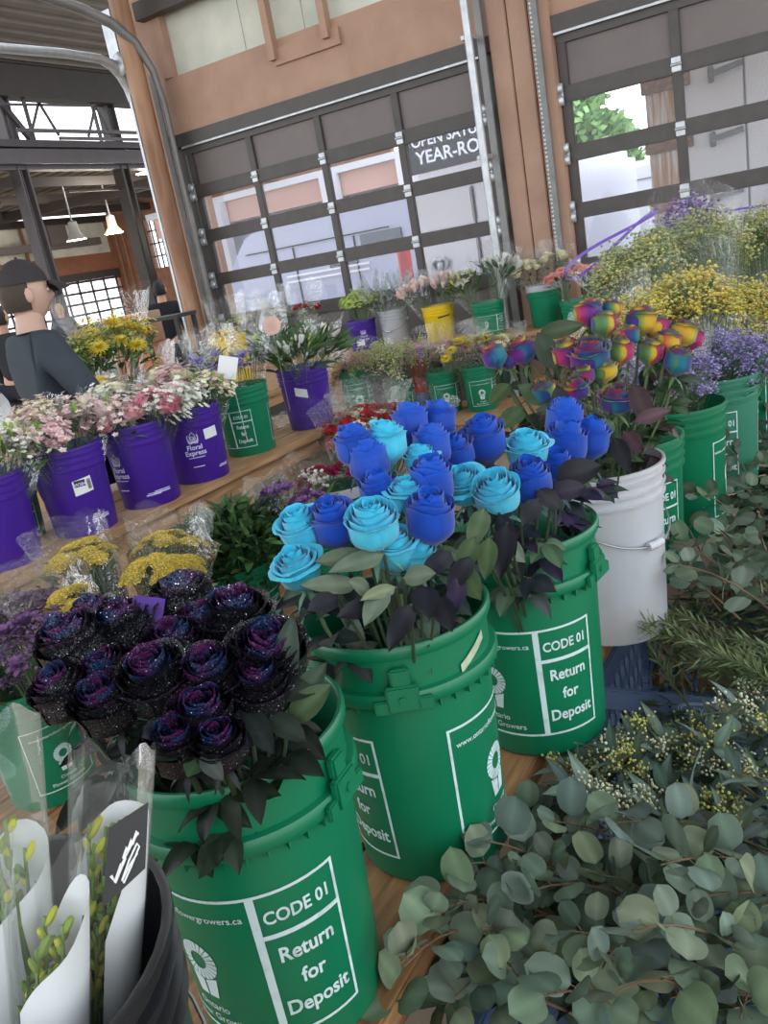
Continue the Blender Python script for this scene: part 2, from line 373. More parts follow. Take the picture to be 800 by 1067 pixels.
# far wall (left) with its own overhead door
b = MB(); b.box((-28.1, 20, 3.3), (.2, 15, .7)); b.box((-28.1, 26.95, 2.5), (.24, .5, 5)); b.box((-28.1, 12.0, 2.5), (.24, 1, 5))
for y in (17.8, 20, 22.4, 23.3): b.bar((-27.95, y, 3.4), (-27.95, y, 4.9), .09, .09)
struct('wall_left', b, M_brownd, label='far brown wall with the long glazed door', cat='wall')
b = MB(); b.box((-28.15, 20, 4.3), (.1, 15, 1.35)); struct('trim_3', b, M_white, label='white boarding above the far brown wall', cat='panel')
d = thing('door_3', (-28, 20, 0), 'far glazed overhead door behind the man in the cap', 'door'); d['kind'] = 'structure'
f = MB()
f.box((0, 0, 2.82), (.08, 13.6, .3))
for z in (2.62, 2.2, 1.78, 1.36, .94, .5, .06): f.box((0, 0, z), (.06, 13.6, .09))
for i in range(20): f.box((0, -6.6+i*.69, 1.4), (.06, .07, 2.7))
f.build('frame', M_dark, d, False)
g = MB(); g.box((-.01, 0, 1.7), (.01, 13.4, 1.9)); g.build('glass_panes', M_glass, d, False)
p = MB(); p.box((-.02, 0, .5), (.03, 13.4, .9)); p.build('panels', M_panel, d, False)
# brick cross wall with window
b = MB(); yb = 27.0
b.box((-27, yb, 2.8), (2.0, .25, 5.6)); b.box((-19.5, yb, 2.8), (10.6, .25, 5.6)); b.box((-25.4, yb, 1.3), (1.3, .25, 2.6)); b.box((-25.4, yb, 5.1), (1.3, .25, 1.0))
for x in (-27.7, -27.3, -26.7): b.tube([(x, yb-.2, 0), (x, yb-.2, 4.4)], .06, 8)
struct('wall_far', b, M_brick, label='brown brick cross wall with barred window', cat='wall')
wd = thing('window_1', (-25.4, yb, 2.6), 'tall barred window in the far brick wall', 'window'); wd['kind'] = 'structure'
f = MB()
for i in range(6): f.box((-.62+i*.25, -.05, 1), (.05, .05, 2.0))
for z in (0, .5, 1, 1.5, 2.0): f.box((0, -.05, z), (1.3, .05, .05))
f.build('window_frame', M_dark, wd, False); g = MB(); g.box((0, 0, 1), (1.25, .01, 1.95)); g.build('glass_panes', M_glass, wd, False)

# pendant lamps, heater
M_shade = mat('lamp_enamel', lin(190, 188, 182), .4, .2, .1, 10); M_bulb = glow('lamp_bulb', (1, .86, .55), 4)
for (px, py, X, s, lb) in ((80, 250, -20.5, 1, 'pendant lamp nearer the grey column, lit'), (119, 243, -20.5, 1, 'pendant lamp between the grey and dark columns, lit'), (153, 180, -19, 1.15, 'pendant lamp tucked against the rust brown pipe, lit')):
    p = onx(px, py, X); t = thing('pendant_lamp', p, lb, 'lamp', 'pendant lamps')
    m = MB(); m.lathe([(.05*s, .55*s), (.13*s, .5*s), (.15*s, .2*s), (.3*s, .0), (.28*s, .0), (.13*s, .18*s)], 20); m.build('lamp_shade', M_shade, t)
    m = MB(); m.tube([(0, 0, .5), (0, 0, 5.3-p.z)], .025, 6); m.build('rod', M_galv, t)
    m = MB(); m.lathe([(.0, .02), (.22*s, .02), (.26*s, .03)], 16); m.build('bulb', M_bulb, t); ld = bpy.data.lights.new('lamp_light', 'POINT'); ld.energy = 450; ld.color = (1, .92, .8); ld.shadow_soft_size = .2; lo = bpy.data.objects.new('lamp_light', ld); COL.objects.link(lo); lo.parent = t; lo.location = (0, 0, -.12)
t = thing('unit_heater', onx(56, 246, -25.4), 'dark unit heater on a duct under the low roof', 'heater')
m = MB(); m.box((0, 0, 0), (.5, .9, .7), bev=.05); m.build('case', M_dark, t)
m = MB(); m.bar((0, -3.0, -.35), (0, 2.0, -.32), .25, .25); m.build('duct', M_dark, t)

# ------------------------------------------------------------------ outside the doors
M_van = mat('white_vehicle_paint', lin(222, 222, 232), .3, 0, .05, 2); M_seam = mat('rubber_black', lin(40, 40, 44), .6, 0, .1, 8)
M_gvan = mat('blue_grey_vehicle_paint', lin(168, 172, 196), .35, 0, .08, 2); M_wing = mat('dark_vehicle_glass', lin(70, 76, 92), .15, 0, .1, 3)
M_redl = mat('red_lens', lin(196, 60, 64), .3, 0, .1, 8)
M_pink = mat('pink_render', lin(214, 172, 160), .8, 0, .1, 1.5); M_shut = mat('grey_shutter', lin(150, 150, 166), .6, 0, .12, 2, stretch=(1, 1, 12))
def P(px, py, Y): return ony(px, py, Y)
# white van seen from behind, its rear doors towards us
a, c = P(424, 186, 10.2), P(560, 150, 10.2)
van = thing('white_van', ((a.x+c.x)/2, 10.2, 0), 'white van parked rear on outside the left glazed door', 'van'); vw = c.x-a.x; vh = a.z+.02
m = MB(); m.box((0, 2.4, .35+(vh-.35)/2), (vw, 4.8, vh-.35), bev=.12); m.build('body', M_van, van)
for s, w_ in ((-1, .95), (1, 1.05)):
    dd = MB(); dd.box((s*vw*.24, -.01, .5+(vh-.75)/2), (vw*.46, .05, vh-.8), bev=.02); dd.box((s*vw*.24, -.04, vh*.72), (vw*.46, .02, .03)); dd.build('rear_door', M_van, van)
m = MB(); m.box((0, -.03, .5+(vh-.75)/2), (.015, .03, vh-.8)); m.box((.0, -.05, vh-.12), (vw*.6, .03, .03)); m.build('door_seam', M_seam, van)
e = P(461, 277, 10.2); m = MB(); ex, ez = e.x-van.location.x, e.z
m.lathe([(.0, 0), (.085, .0), (.09, .012), (0, .02)], 20); m2 = MB(); R90 = Matrix.Rotation(PI/2, 4, 'X')
m2.xf = Matrix.Translation((ex, -.06, ez)) @ R90
for s in (-1, 1):
    m2.tube([(0, .07, 0), (s*.06, .09, 0), (s*.11, .05, 0), (s*.1, -.02, 0), (s*.06, -.04, 0)], [.03, .03, .028, .02, .012], 8)
m2.blob((0, 0, 0), (.045, .08, .02)); m2.build('emblem', M_galv, van)
for s in (-1, 1): m = MB(); m.box((s*vw*.47, .0, 1.15), (.12, .1, .5), bev=.02); m.build('tail_lamp', M_redl, van)
m = MB(); m.box((0, -.05, .42), (vw, .2, .2), bev=.04); m.build('bumper', M_seam, van)
for s in (-1, 1):
    for y in (1, 3.9): m = MB(); m.xf = Matrix.Translation((s*(vw/2-.12), y, .33)) @ Matrix.Rotation(PI/2, 4, 'Y'); m.lathe([(0, -.11), (.2, -.11), (.33, -.09), (.33, .09), (.2, .11), (0, .11)], 24); m.build('wheel', M_seam, van)
# blue grey van, side on
a, c = P(222, 262, 12.5), P(432, 205, 12.5)
gv = thing('panel_van', ((a.x+c.x)/2, 12.5, 0), 'blue grey panel van side on behind the left glazed door', 'van'); gw = c.x-a.x
prof = [(-.5, .4), (-.5, 1.2), (-.4, 1.9), (-.32, 2.25), (-.2, 2.42), (.5, 2.42), (.5, .4)]
m = MB(); rows = [[V((x*gw, y, z)) for y in (0, .1, 1.9, 2.0)] for x, z in prof+prof[:1]]; m.grid(rows); m.add([V((x*gw, 0, z)) for x, z in prof], [list(range(len(prof)))]); m.add([V((x*gw, 2, z)) for x, z in prof], [list(range(len(prof)))[::-1]]); m.build('body', M_gvan, gv, False)
for q in ((378, 236, 418, 262), (345, 262, 372, 280)):
    p0, p1 = P(q[0], q[3], 12.5), P(q[2], q[1], 12.5); m = MB(); m.box(((p0.x+p1.x)/2-gv.location.x, -.02, (p0.z+p1.z)/2), (p1.x-p0.x, .03, abs(p1.z-p0.z)), bev=.01); m.build('side_window', M_wing, gv)
m = MB()
for py in (285, 291): p0, p1 = P(300, py+4, 12.5), P(386, py-12, 12.5); m.box(((p0.x+p1.x)/2-gv.location.x, -.02, (p0.z+p1.z)/2), (p1.x-p0.x, .02, .035))
m.build('stripe', M_van, gv, False)
m = MB(); m.box((.1, -.02, 1.98), (gw*.7, .02, .02)); m.box((-.35, -.02, 1.3), (.02, .02, 1.3)); m.box((.9, -.02, 1.3), (.02, .02, 1.3)); m.build('door_seam', M_seam, gv, False)
for x in (-.33, .33): m = MB(); m.xf = Matrix.Translation((x*gw, .1, .35)) @ Matrix.Rotation(PI/2, 4, 'X'); m.lathe([(0, -.1), (.2, -.1), (.35, -.08), (.35, .1), (0, .1)], 24); m.build('wheel', M_seam, gv)
# building across the street
YB = 19
p0, p1, p2 = P(205, 300, YB), P(450, 165, YB), P(340, 232, YB)
bd = thing('building', ((p0.x+p1.x)/2, YB, 0), 'pink rendered building with grey shutters across the street', 'building'); bw = p1.x-p0.x+2
zt = P(360, 178, YB).z; zs = P(290, 220, YB).z
m = MB(); m.box((0, 2, (zs+zt)/2), (bw, 4, zt-zs)); m.build('wall', M_pink, bd, False)
m = MB(); m.box((0, 2, zt+.06), (bw+.3, 4.3, .16)); m.build('roof_edge', M_van, bd, False)
m = MB(); m.box((0, 2.2, zs/2), (bw, 3.8, zs))
for i in range(12): m.box((-bw/2+i*bw/11, .28, zs/2), (.05, .05, zs))
m.build('shutters', M_shut, bd, False)
for px in (222, 345, 428): q = P(px, 200, YB-.2); m = MB(); m.box((q.x-bd.location.x, -.2, zt/2), (.42, .3, zt)); m.build('pier', M_van, bd, False)
# roofed grey canopy with sign
YS = 15
q = P(481, 150, YS)
sg = thing('street_sign', (q.x, YS, q.z), 'dark roadside sign reading YEAR-ROUND seen through the left door', 'sign')
m = MB(); m.box((.05, .04, .05), (2.35, .08, .75), bev=.01); m.build('board', M_seam, sg)
m = MB()
for s, zz, sz in (('OPEN SATURDAYS', .13, .25), ('YEAR-ROUND', -.17, .31)):
    vs, fs = text_geo(s, sz, .02); m.add([V((v.x+.05, -.006, v.y+zz)) for v in vs], fs)
m.build('lettering', M_van, sg, False)
for x in (-.8, 1.5): m = MB(); m.box((x, .12, -q.z/2-.2), (.1, .1, q.z-.4)); m.build('post', M_galv, sg, False)
# right door: box truck with rusty hinges
YT = 9.3
p0, p1 = P(677, 160, YT), P(668, 76, YT)
tk = thing('box_truck', (p0.x, YT, 0), 'white box truck with rusty hinged rear doors outside the right door', 'truck')
th = 3.6; tw = 2.4
m = MB(); m.box((tw/2, 2.55, .75+(th-.75)/2), (tw, 5, th-.75), bev=.02); m.build('body', M_van, tk)
M_rdoor = mat('stained_truck_paint', lin(206, 200, 200), .5, 0, .1, 3, stretch=(6, 1, .5), col2=lin(166, 128, 92), lo=.42, hi=.62)
m = MB(); m.box((.16, 0, .8+(th-.8)/2), (.32, .06, th-.8), bev=.01); m.build('corner_post', M_rdoor, tk)
xs = P(775, 100, YT).x-p0.x
for k, (xa, xb) in enumerate(((.33, xs), (xs+.02, tw))): m = MB(); m.box(((xa+xb)/2, 0, .85+(th-.95)/2), (xb-xa, .05, th-.95), bev=.008); m.build('rear_door', mat('truck_door_paint', lin(208, 208, 214), .45, 0, .06, 1.5), tk)
M_hrust = mat('rusty_strap', lin(150, 118, 98), .8, 0, .3, 20, col2=lin(90, 56, 40))
for py in (88, 152, 215):
    q = P(690, py, YT); m = MB(); m.box((.2, -.045, q.z), (.46, .03, .13), bev=.008)
    for i in range(4): m.blob((.02+i*.12, -.06, q.z), .018)
    m.build('hinge_strap', M_hrust, tk)
for px, py in ((755, 72), (757, 140), (757, 202)):
    q = P(px, py, YT); m = MB(); m.bar((q.x-p0.x-.13, -.06, q.z-.02), (q.x-p0.x+.16, -.06, q.z+.02), .05, .05); m.box((q.x-p0.x-.12, -.04, q.z-.02), (.05, .06, .14), bev=.008); m.build('door_handle', mat('worn_steel', lin(120, 120, 124), .5, .3, .3, 20), tk)
m = MB(); m.box((1.2, .1, .6), (2.3, .15, .2)); m.build('bumper', M_seam, tk, False)
for x in (.25, 2.15): m = MB(); m.xf = Matrix.Translation((x, 1.3, .48)) @ Matrix.Rotation(PI/2, 4, 'Y'); m.lathe([(0, -.14), (.3, -.14), (.48, -.1), (.48, .1), (.3, .14), (0, .14)], 24); m.build('wheel', M_seam, tk)
# white car van at left of the right door
YV = 15.6; p0, p1 = P(600, 190, YV), P(690, 168, YV)
v2 = thing('delivery_van', (p0.x, YV, 0), 'bright white van with dark grab handle beside the box truck', 'van')
vt = P(640, 172, YV).z; w2 = 3.6
m = MB(); m.box((w2/2-.55, 1.2, .3+(vt-.3)/2), (w2, 2, vt-.3), bev=.1); m.build('body', mat('bright_white_paint', lin(238, 240, 244), .3, 0, .03, 2), v2)
q = P(635, 237, YV); m = MB(); m.bar((q.x-p0.x-.42, .15, q.z), (q.x-p0.x+.42, .15, q.z), .06, .05); m.build('grab_handle', M_dark, v2, False)
q = P(634, 257, YV); m = MB(); m.box((q.x-p0.x, .19, q.z), (.3, .03, .3), bev=.01); m.build('fuel_flap', M_panel, v2)
m = MB(); m.box((w2/2-.55, .19, P(640, 192, YV).z), (w2-.2, .02, .015)); m.box((w2/2-.55, .19, P(640, 262, YV).z), (w2-.2, .03, .03)); m.build('body_line', M_panel, v2, False)
for x in (-.2, 2.4): m = MB(); m.xf = Matrix.Translation((x, .28, .33)) @ Matrix.Rotation(PI/2, 4, 'X'); m.lathe([(0, -.1), (.2, -.1), (.33, -.08), (.33, .1), (0, .1)], 24); m.build('wheel', M_seam, v2)
q = P(425, 292, 9.0); t = thing('street_post', (q.x, 9.0, 0), 'red topped white post outside the left glazed door', 'post'); zt = P(425, 255, 9.0).z
m = MB(); m.lathe([(0, 0), (.07, 0), (.07, q.z), (0, q.z)], 18); m.build('white_base', M_van, t); m = MB(); m.lathe([(0, q.z), (.08, q.z), (.085, zt-.02), (.07, zt), (0, zt)], 18); m.build('red_top', M_redl, t)
# tree
def leafball(m, c, R, n, cols, s):
    for i in range(n):
        d = V((rnd.gauss(0, 1), rnd.gauss(0, 1), rnd.gauss(0, 1))).normalized()*R*rnd.random()**.4
        p = V(c)+V((d.x, d.y, d.z*.8)); a = V((rnd.gauss(0, 1), rnd.gauss(0, 1), rnd.gauss(0, 1))).normalized()*s; q = a.orthogonal()*.7
        m.add([p-a, p+q, p+a, p-q], [(0, 1, 2, 3)], jit(rnd.choice(cols), .2))
q = P(618, 122, 24)
tr = thing('street_tree', (q.x, 24, 0), 'leafy green tree beyond the vans, seen through right door', 'tree')
m = MB()
for i in range(7): leafball(m, (rnd.uniform(-.8, .8), rnd.uniform(-.6, .6), q.z+rnd.uniform(-1.4, .7)), .75, 260, [lin(120, 160, 90), lin(150, 186, 120), lin(90, 130, 80)], .13)
m.build('crown', M_tiny, tr); m = MB(); m.tube([(0, 0, 0), (.05, 0, q.z-1), (0, 0, q.z)], [.16, .12, .05], 10); m.build('trunk', M_brownd, tr)
# ------------------------------------------------------------------ benches
M_wood = mat('bench_wood', lin(168, 126, 84), .65, 0, .3, 9, stretch=(6, .5, 6), col2=lin(112, 78, 48), bmp=.15)
M_wood2 = mat('bench_wood_pale', lin(178, 142, 104), .7, 0, .3, 9, stretch=(6, .5, 6), col2=lin(140, 104, 72), bmp=.12)
def bench(name, xa, xb, ya, yb, z, nb, label, m=M_wood, along='y', th=.04):
    t = thing(name, ((xa+xb)/2, (ya+yb)/2, 0), label, 'bench'); W, L = (xb-xa), (yb-ya)
    for i in range(nb):
        b = MB()
        if along == 'y': w_ = W/nb; b.box((-W/2+(i+.5)*w_, 0, z-th/2), (w_-.008, L, th), bev=.004)
        else: w_ = L/nb; b.box((0, -L/2+(i+.5)*w_, z-th/2), (W, w_-.008, th), bev=.004)
        b.build('plank', m, t, False)
    for sx in (-1, 1):
        for sy in (-1, 0, 1):
            b = MB(); b.box((sx*(W/2-.06), sy*(L/2-.15), (z-th)/2), (.07, .07, z-th), bev=.004); b.build('leg', m, t, False)
    for sx in (-1, 1):
        b = MB(); b.box((sx*(W/2-.06), 0, z-th-.04), (.035, L-.1, .08)) if along == 'y' else b.box((0, sx*(L/2-.06), z-th-.04), (W-.1, .035, .08)); b.build('rail', m, t, False)
    return t
bench('wooden_bench', -1.22, -.585, .05, 4.75, .61, 3, 'long wooden bench under the dyed rose buckets')
bench('wooden_bench', -3.06, -2.545, 1.0, 3.95, .78, 3, 'pale wooden bench under the purple buckets', M_wood2)
bench('low_bench', -2.42, -1.62, .85, 3.6, .28, 4, 'low plank shelf under the yarrow and foliage buckets', M_wood)
bench('wall_bench', -6.0, -1.3, 6.6, 7.05, .78, 2, 'wooden bench along the glazed doors', M_wood2, 'x')
bench('low_wall_bench', -5.3, -2.2, 5.75, 6.5, .27, 3, 'low pale plank shelf in front of the glazed doors', M_wood2, 'x')
bench('back_bench', -6.3, -3.9, 2.9, 6.0, .78, 3, 'wide bench behind the purple buckets near the man', M_wood2)

# ------------------------------------------------------------------ buckets
def plastic(name, col, rough=.38): return mat(name, col, rough, 0, .12, 5, col2=tuple(c*.82 for c in col), bmp=.02, lo=.3, hi=.8)
M_green = plastic('green_plastic', (.0015, .165, .074)); M_greenb = plastic('green_plastic_pale', (.004, .20, .10))
M_purple = plastic('purple_plastic', (.062, .018, .30)); M_wht = mat('white_plastic', lin(184, 187, 194), .45, 0, .08, 6, col2=lin(176, 168, 158), lo=.5, hi=.8, bmp=.02)
M_yel = plastic('yellow_plastic', (.75, .52, .01)); M_blk = mat('black_plastic', (.012, .012, .014), .35, 0, .2, 20, bmp=.05)
M_wire = mat('handle_wire', lin(150, 150, 150), .35, .8, .1, 20)
def wrap(m, vs, fs, rfun, a, z0, eps=.0009):
    m.add([V(((rfun(z0+v.y)+eps)*math.cos(a+v.x/rfun(z0)), (rfun(z0+v.y)+eps)*math.sin(a+v.x/rfun(z0)), z0+v.y)) for v in vs], fs)
def arc(m, rfun, a0, a1, z0, z1, eps=.0008, n=None):
    n = n or max(1, int(abs(a1-a0)/.09)); m.grid([[V(((rfun(z)+eps)*math.cos(lerp(a0, a1, i/n)), (rfun(z)+eps)*math.sin(lerp(a0, a1, i/n)), z)) for i in range(n+1)] for z in (z0, z1)])
def logo_flower(m, rfun, a, z, s):
    for i in range(22):
        t0 = 2*PI*i/22+.03; t1 = 2*PI*(i+1)/22-.03
        vs = [V((s*q*math.cos(t), s*q*math.sin(t), 0)) for q, t in ((.45, t0), (.45, t1), (1, t1), (1, t0))]
        wrap(m, vs, [(0, 1, 2, 3)], rfun, a, z)
    vs = [V((x*s, y*s, 0)) for x, y in ((-.75, -.85), (-.05, -1.1), (-.05, -1.95), (-.55, -1.95))]
    wrap(m, vs, [(3, 2, 1, 0)], rfun, a, z); wrap(m, [V((-v.x, v.y, 0)) for v in vs], [(0, 1, 2, 3)], rfun, a, z)
D = math.radians
def print_green(root, rfun, phi, z0, z1, lw=.0045, two=True, mt=None, big=True):
    m = MB(); h = z1-z0
    for k in range(2 if two else 1):
        p = phi+PI*k; r = rfun((z0+z1)/2); c0, c1, u0 = p, p+D(48), p-D(84); dl = lw/r
        arc(m, rfun, u0, c1, z1-lw, z1); arc(m, rfun, u0, c1, z0, z0+lw)
        arc(m, rfun, u0, u0+dl, z0+lw, z1-lw); arc(m, rfun, c1-dl, c1, z0+lw, z1-lw); arc(m, rfun, c0-dl, c0+dl*1.4, z0+lw, z1-lw)
        zs = z1-h*.29; arc(m, rfun, c0+dl*1.4, c1-dl, zs-lw, zs+lw*.6)
        cm = (c0+c1)/2
        for s, zz, sz in (('CODE 01', z1-h*.205, .118), ('Return', z0+h*.52, .142), ('for', z0+h*.335, .142), ('Deposit', z0+h*.14, .142)):
            vs, fs = text_geo(s, sz*h, .024); wrap(m, [V((v.x*.84, v.y, 0)) for v in vs], fs, rfun, cm, zz)
        um = (u0+c0)/2
        wrap(m, *text_geo('www.ontarioflowergrowers.ca', .062*h, .01), rfun, um, z1-h*.16)
        logo_flower(m, rfun, um, z0+h*.52, h*.135)
        for s, zz in (('Ontario', .15), ('Flower Growers', .065)): wrap(m, *text_geo(s, .075*h, .008), rfun, um, z0+h*zz)
    m.build('printed_label', mt or M_print, root, False)
def pail(loc, label, phi, rz=0, H=.445, R=.15, group='green return pails', lug=(0,)):
    """tall pail with a collar band above a flange"""
    t = thing('green_pail', loc, label, 'bucket', group)
    k = R/.15; zf = H*.78
    prof = [(0, .004), (.118, .004), (.122, 0), (.128, .003), (.130, .01), (.1425, zf-.008), (.1425, zf), (.156, zf), (.159, zf+.006), (.159, zf+.016), (.156, zf+.022), (.147, zf+.024), (.1475, H-.022), (.1545, H-.02), (.157, H-.014), (.157, H-.004), (.154, H), (.150, H), (.147, H-.004), (.143, zf), (.127, .03), (0, .03)]
    m = MB(); m.lathe([(r*k, z) for r, z in prof], 64)
    for i in range(36): a = 2*PI*i/36; m.box((.1475*k*math.cos(a), .1475*k*math.sin(a), zf-.007), (.012*k, .003, .014), rot=Matrix.Rotation(a, 3, 'Z'))
    m.build('body', M_green, t)
    for a in lug:
        for q in (a, a+PI):
            m = MB(); Rm = Matrix.Rotation(q, 3, 'Z')
            m.box(Rm @ V((.160*k, 0, zf+.018)), (.012, .05, .042), rot=Rm, bev=.003); m.box(Rm @ V((.155*k, 0, zf+.05)), (.012, .03, .03), rot=Rm, bev=.003); m.box(Rm @ V((.159*k, 0, zf+.006)), (.008, .09, .022), rot=Rm, bev=.002)
            m.tube([Rm @ V((.166*k, 0, zf+.018)), Rm @ V((.169*k, 0, zf+.018))], .006, 10); m.build('handle_lug', M_green, t)
    print_green(t, lambda z: k*(.130+(z-.01)*(.0125/(zf-.018))), phi, .05, zf-.067)
    return t
def bucket(name, loc, label, m_, H=.34, R=.143, phi=None, kind='green', group=None, rim=None, handle=None, n=40):
    t = thing(name, loc, label, 'bucket', group); k = R/.145
    rb = .122*k; rt = .135*k
    prof = [(0, .004), (rb-.006, .003), (rb-.003, 0), (rb, .004), (rt-.001, H-.088)]
    for j in range(3):
        z = H-.085+.025*j; r = rt+.0015*j; prof += [(r, z), (r+.006*k, z+.002), (r+.007*k, z+.007), (r, z+.009)]
    prof += [(rt+.004, H-.012), (rt+.011*k, H-.010), (rt+.011*k, H-.001), (rt+.008*k, H), (rt+.004, H-.001), (rt, H-.02), (rb-.004, .02), (0, .02)]
    m = MB(); m.lathe(prof, n); m.build('body', m_, t)
    rf = lambda z: rb+(rt-rb)*z/(H-.09)
    if rim:
        m = MB(); m.lathe([(rt+.010*k, H-.035), (rt+.013*k, H-.03), (rt+.014*k, H+.012), (rt+.008*k, H+.014), (rt+.004*k, H-.03)], n); m.build('rim_band', rim, t)
    if phi is not None and kind == 'green': print_green(t, rf, phi, .045*H/.34, H-.11, .0032, True, M_print)
    if kind == 'lotus':
        m = MB()
        for kk in (0, 1):
            p = phi+PI*kk; z = H*.62
            for s in (-1, 0, 1):
                for q, (x, L_, w_) in enumerate(((.0, .05, .014), (.016, .043, .013), (.03, .028, .011))):
                    if s == 0 and q: continue
                    if s and not q: continue
                    an = s*(.55 if q == 1 else 1.05); vs = []
                    for i in range(9):
                        v = i/8; vs.append((w_*math.sin(PI*v), L_*v))
                    for i in range(9): v = 1-i/8; vs.append((-w_*math.sin(PI*v), L_*v))
                    vs = [V((x_*math.cos(an)+y_*math.sin(an), -x_*math.sin(an)+y_*math.cos(an)-.02, 0)) for x_, y_ in vs]
                    out = vs+[V((v.x*.82, (v.y+.02)*.82-.015, 0)) for v in vs]
                    nn = len(vs); wrap(m, out, [(i, (i+1) % nn, nn+(i+1) % nn, nn+i) for i in range(nn)], rf, p, z)
            wrap(m, *text_geo('FX', .022, .02), rf, p, z-.006)
            for s, dz in (('Floral', -.05), ('Express', -.075)): wrap(m, *text_geo(s, .03, .02), rf, p, z+dz)
            arc(m, rf, p-.28, p+.28, z-.088, z-.085); arc(m, rf, p-.2, p+.2, z-.13, z-.126)
            arc(m, rf, p+.75, p+1.25, .05, .055); arc(m, rf, p+.8, p+1.3, .058, .061)
        m.build('printed_label', M_pprint, t, False)
    if handle is not None:
        m = MB(); hh = handle; zc = H-.1
        pts = []
        for i in range(21):
            a = hh+PI*(i/20-.5); s = math.sin(PI*i/20); pts.append(V(((rf(.25)+.012)*math.cos(a), (rf(.25)+.012)*math.sin(a), zc-.085*s)))
        m.tube(pts, .0022, 6); m.build('wire_handle', M_wire, t)
        m = MB(); m.tube(pts[9:12], .010, 10); m.build('grip', M_wht, t)
        for a in (hh-PI/2, hh+PI/2): m = MB(); m.blob(((rf(.25)+.006)*math.cos(a), (rf(.25)+.006)*math.sin(a), zc), .014); m.build('handle_ear', m_, t)
    return t
def sticker(root, rf, phi, z0, z1, wa, mt, name='sticker', tilt=0, dark=None, txt=None):
    m = MB(); n = 6
    m.grid([[V(((rf+.0014)*math.cos(phi+wa*(i/n-.5)), (rf+.0014)*math.sin(phi+wa*(i/n-.5)), z+tilt*(i/n-.5))) for i in range(n+1)] for z in (z0, z1)])
    o = m.build(name, mt, root, False)
    if dark:
        m = MB(); rr = lambda z: rf+.0018
        arc(m, rr, phi-wa*.42, phi+wa*.15, (z0+z1)/2, z1-.004); wr = MB()
        for i in range(9): arc(m, rr, phi+wa*(.25+.022*i), phi+wa*(.25+.022*i+.012), z0+.012, z1-.006, n=1)
        m.build('barcode', M_seam, o, False)
        wrap(wr, *text_geo(txt, .017, .02), lambda z: rf+.0024, phi-wa*.13, z0+(z1-z0)*.56); wr.build('lettering', M_pprint, o, False)
        wr = MB(); wrap(wr, *text_geo('8', .001, 0), rr, phi, z0)
    return o
def face(x, y): return math.atan2(-y, -x)

B1, B2, B3 = V((-.745, .695, .61)), V((-.688, 1.055, .61)), V((-.618, 1.435, .61))
pail(B1, 'green pail of black glitter roses, CODE 01 label facing out', face(B1.x, B1.y)-D(13), lug=(face(B1.x, B1.y)+D(48),))
b2 = pail(B2, 'green pail of turquoise and royal blue roses, middle of bench', face(B2.x, B2.y)-D(78), lug=(face(B2.x, B2.y)-D(4),))
b3 = pail(B3, 'green pail of blue roses next to the white bucket', face(B3.x, B3.y)+D(2), lug=(face(B3.x, B3.y)+D(60),))
# torn paper remnant and peeled tape
sticker(b2, .149, face(B2.x, B2.y)+D(46), .383, .398, .42, mat('torn_tape', lin(176, 190, 160), .7, 0, .3, 60), 'torn_tape', .03)
BW = V((-.585, 1.90, .61))
wb = bucket('white_bucket', BW, 'white ribbed bucket with wire bail holding rainbow roses', M_wht, .43, .15, None, None, 'front bench buckets', None, face(BW.x, BW.y)+D(46), 56)
BG = [V((-.60, 2.23, .61)), V((-.545, 2.60, .61)), V((-.50, 3.02, .61)), V((-.47, 3.62, .61)), V((-.44, 4.1, .61))]
lb = ['green bucket mostly hidden behind the white bucket', 'green bucket with purple filler bouquets beyond the white bucket', 'dull green bucket holding the yellow filler bouquets', 'green bucket fourth behind the white bucket by silver foliage', 'green bucket at right edge, last on the long bench']
for i, p in enumerate(BG):
    bucket('green_bucket', p, lb[i], M_green if i != 2 else plastic('dusty_green_plastic', (.03, .19, .12), .6), .40, .145, face(p.x, p.y)-D((-10, 52, 20, 70, 90)[i]), 'green', 'front bench buckets')
# black bucket
BB = V((-.64, .257, .61))
bucket('black_bucket', BB, 'black ribbed bucket of clear sleeved bouquets, front left corner', M_blk, .50, .165, None, None, None, None, D(22))

# ------------------------------------------------------------------ leaves, roses
def leaf(m, b, d, nrm, L, W, col, fold=.25, droop=.2, shape='rose', vein=None, nu=5, nv=7, twist=0):
    d = V(d).normalized(); nrm = V(nrm); nrm = (nrm-d*nrm.dot(d))
    nrm = nrm.normalized() if nrm.length > 1e-4 else d.orthogonal().normalized(); s = d.cross(nrm)
    if twist: q = Quaternion(d, twist); nrm = q @ nrm; s = q @ s
    rows, cols = [], []; vn = vein or tuple(min(1, c*1.35+.003) for c in col)
    for j in range(nv):
        v = j/(nv-1)
        w_ = {'rose': math.sin(PI*min(1, v**.85))**.75*(1-.12*v), 'round': math.sqrt(max(0, 1-(2*v-1)**2))**.9, 'lance': math.sin(PI*v**.8)**1.1, 'pad': math.sin(PI*v**1.25)**.6}[shape]
        c = V(b)+d*L*v-nrm*droop*L*v*v; rows.append([]); cols.append([])
        for i in range(nu):
            u = 2*i/(nu-1)-1
            rows[-1].append(c+s*(u*w_*W/2)+nrm*(fold*abs(u)*w_*W/2+.02*L*math.sin(5*v+u*2)))
            cols[-1].append(vn if abs(u) < .01 else col)
    return m.grid(rows, cols)

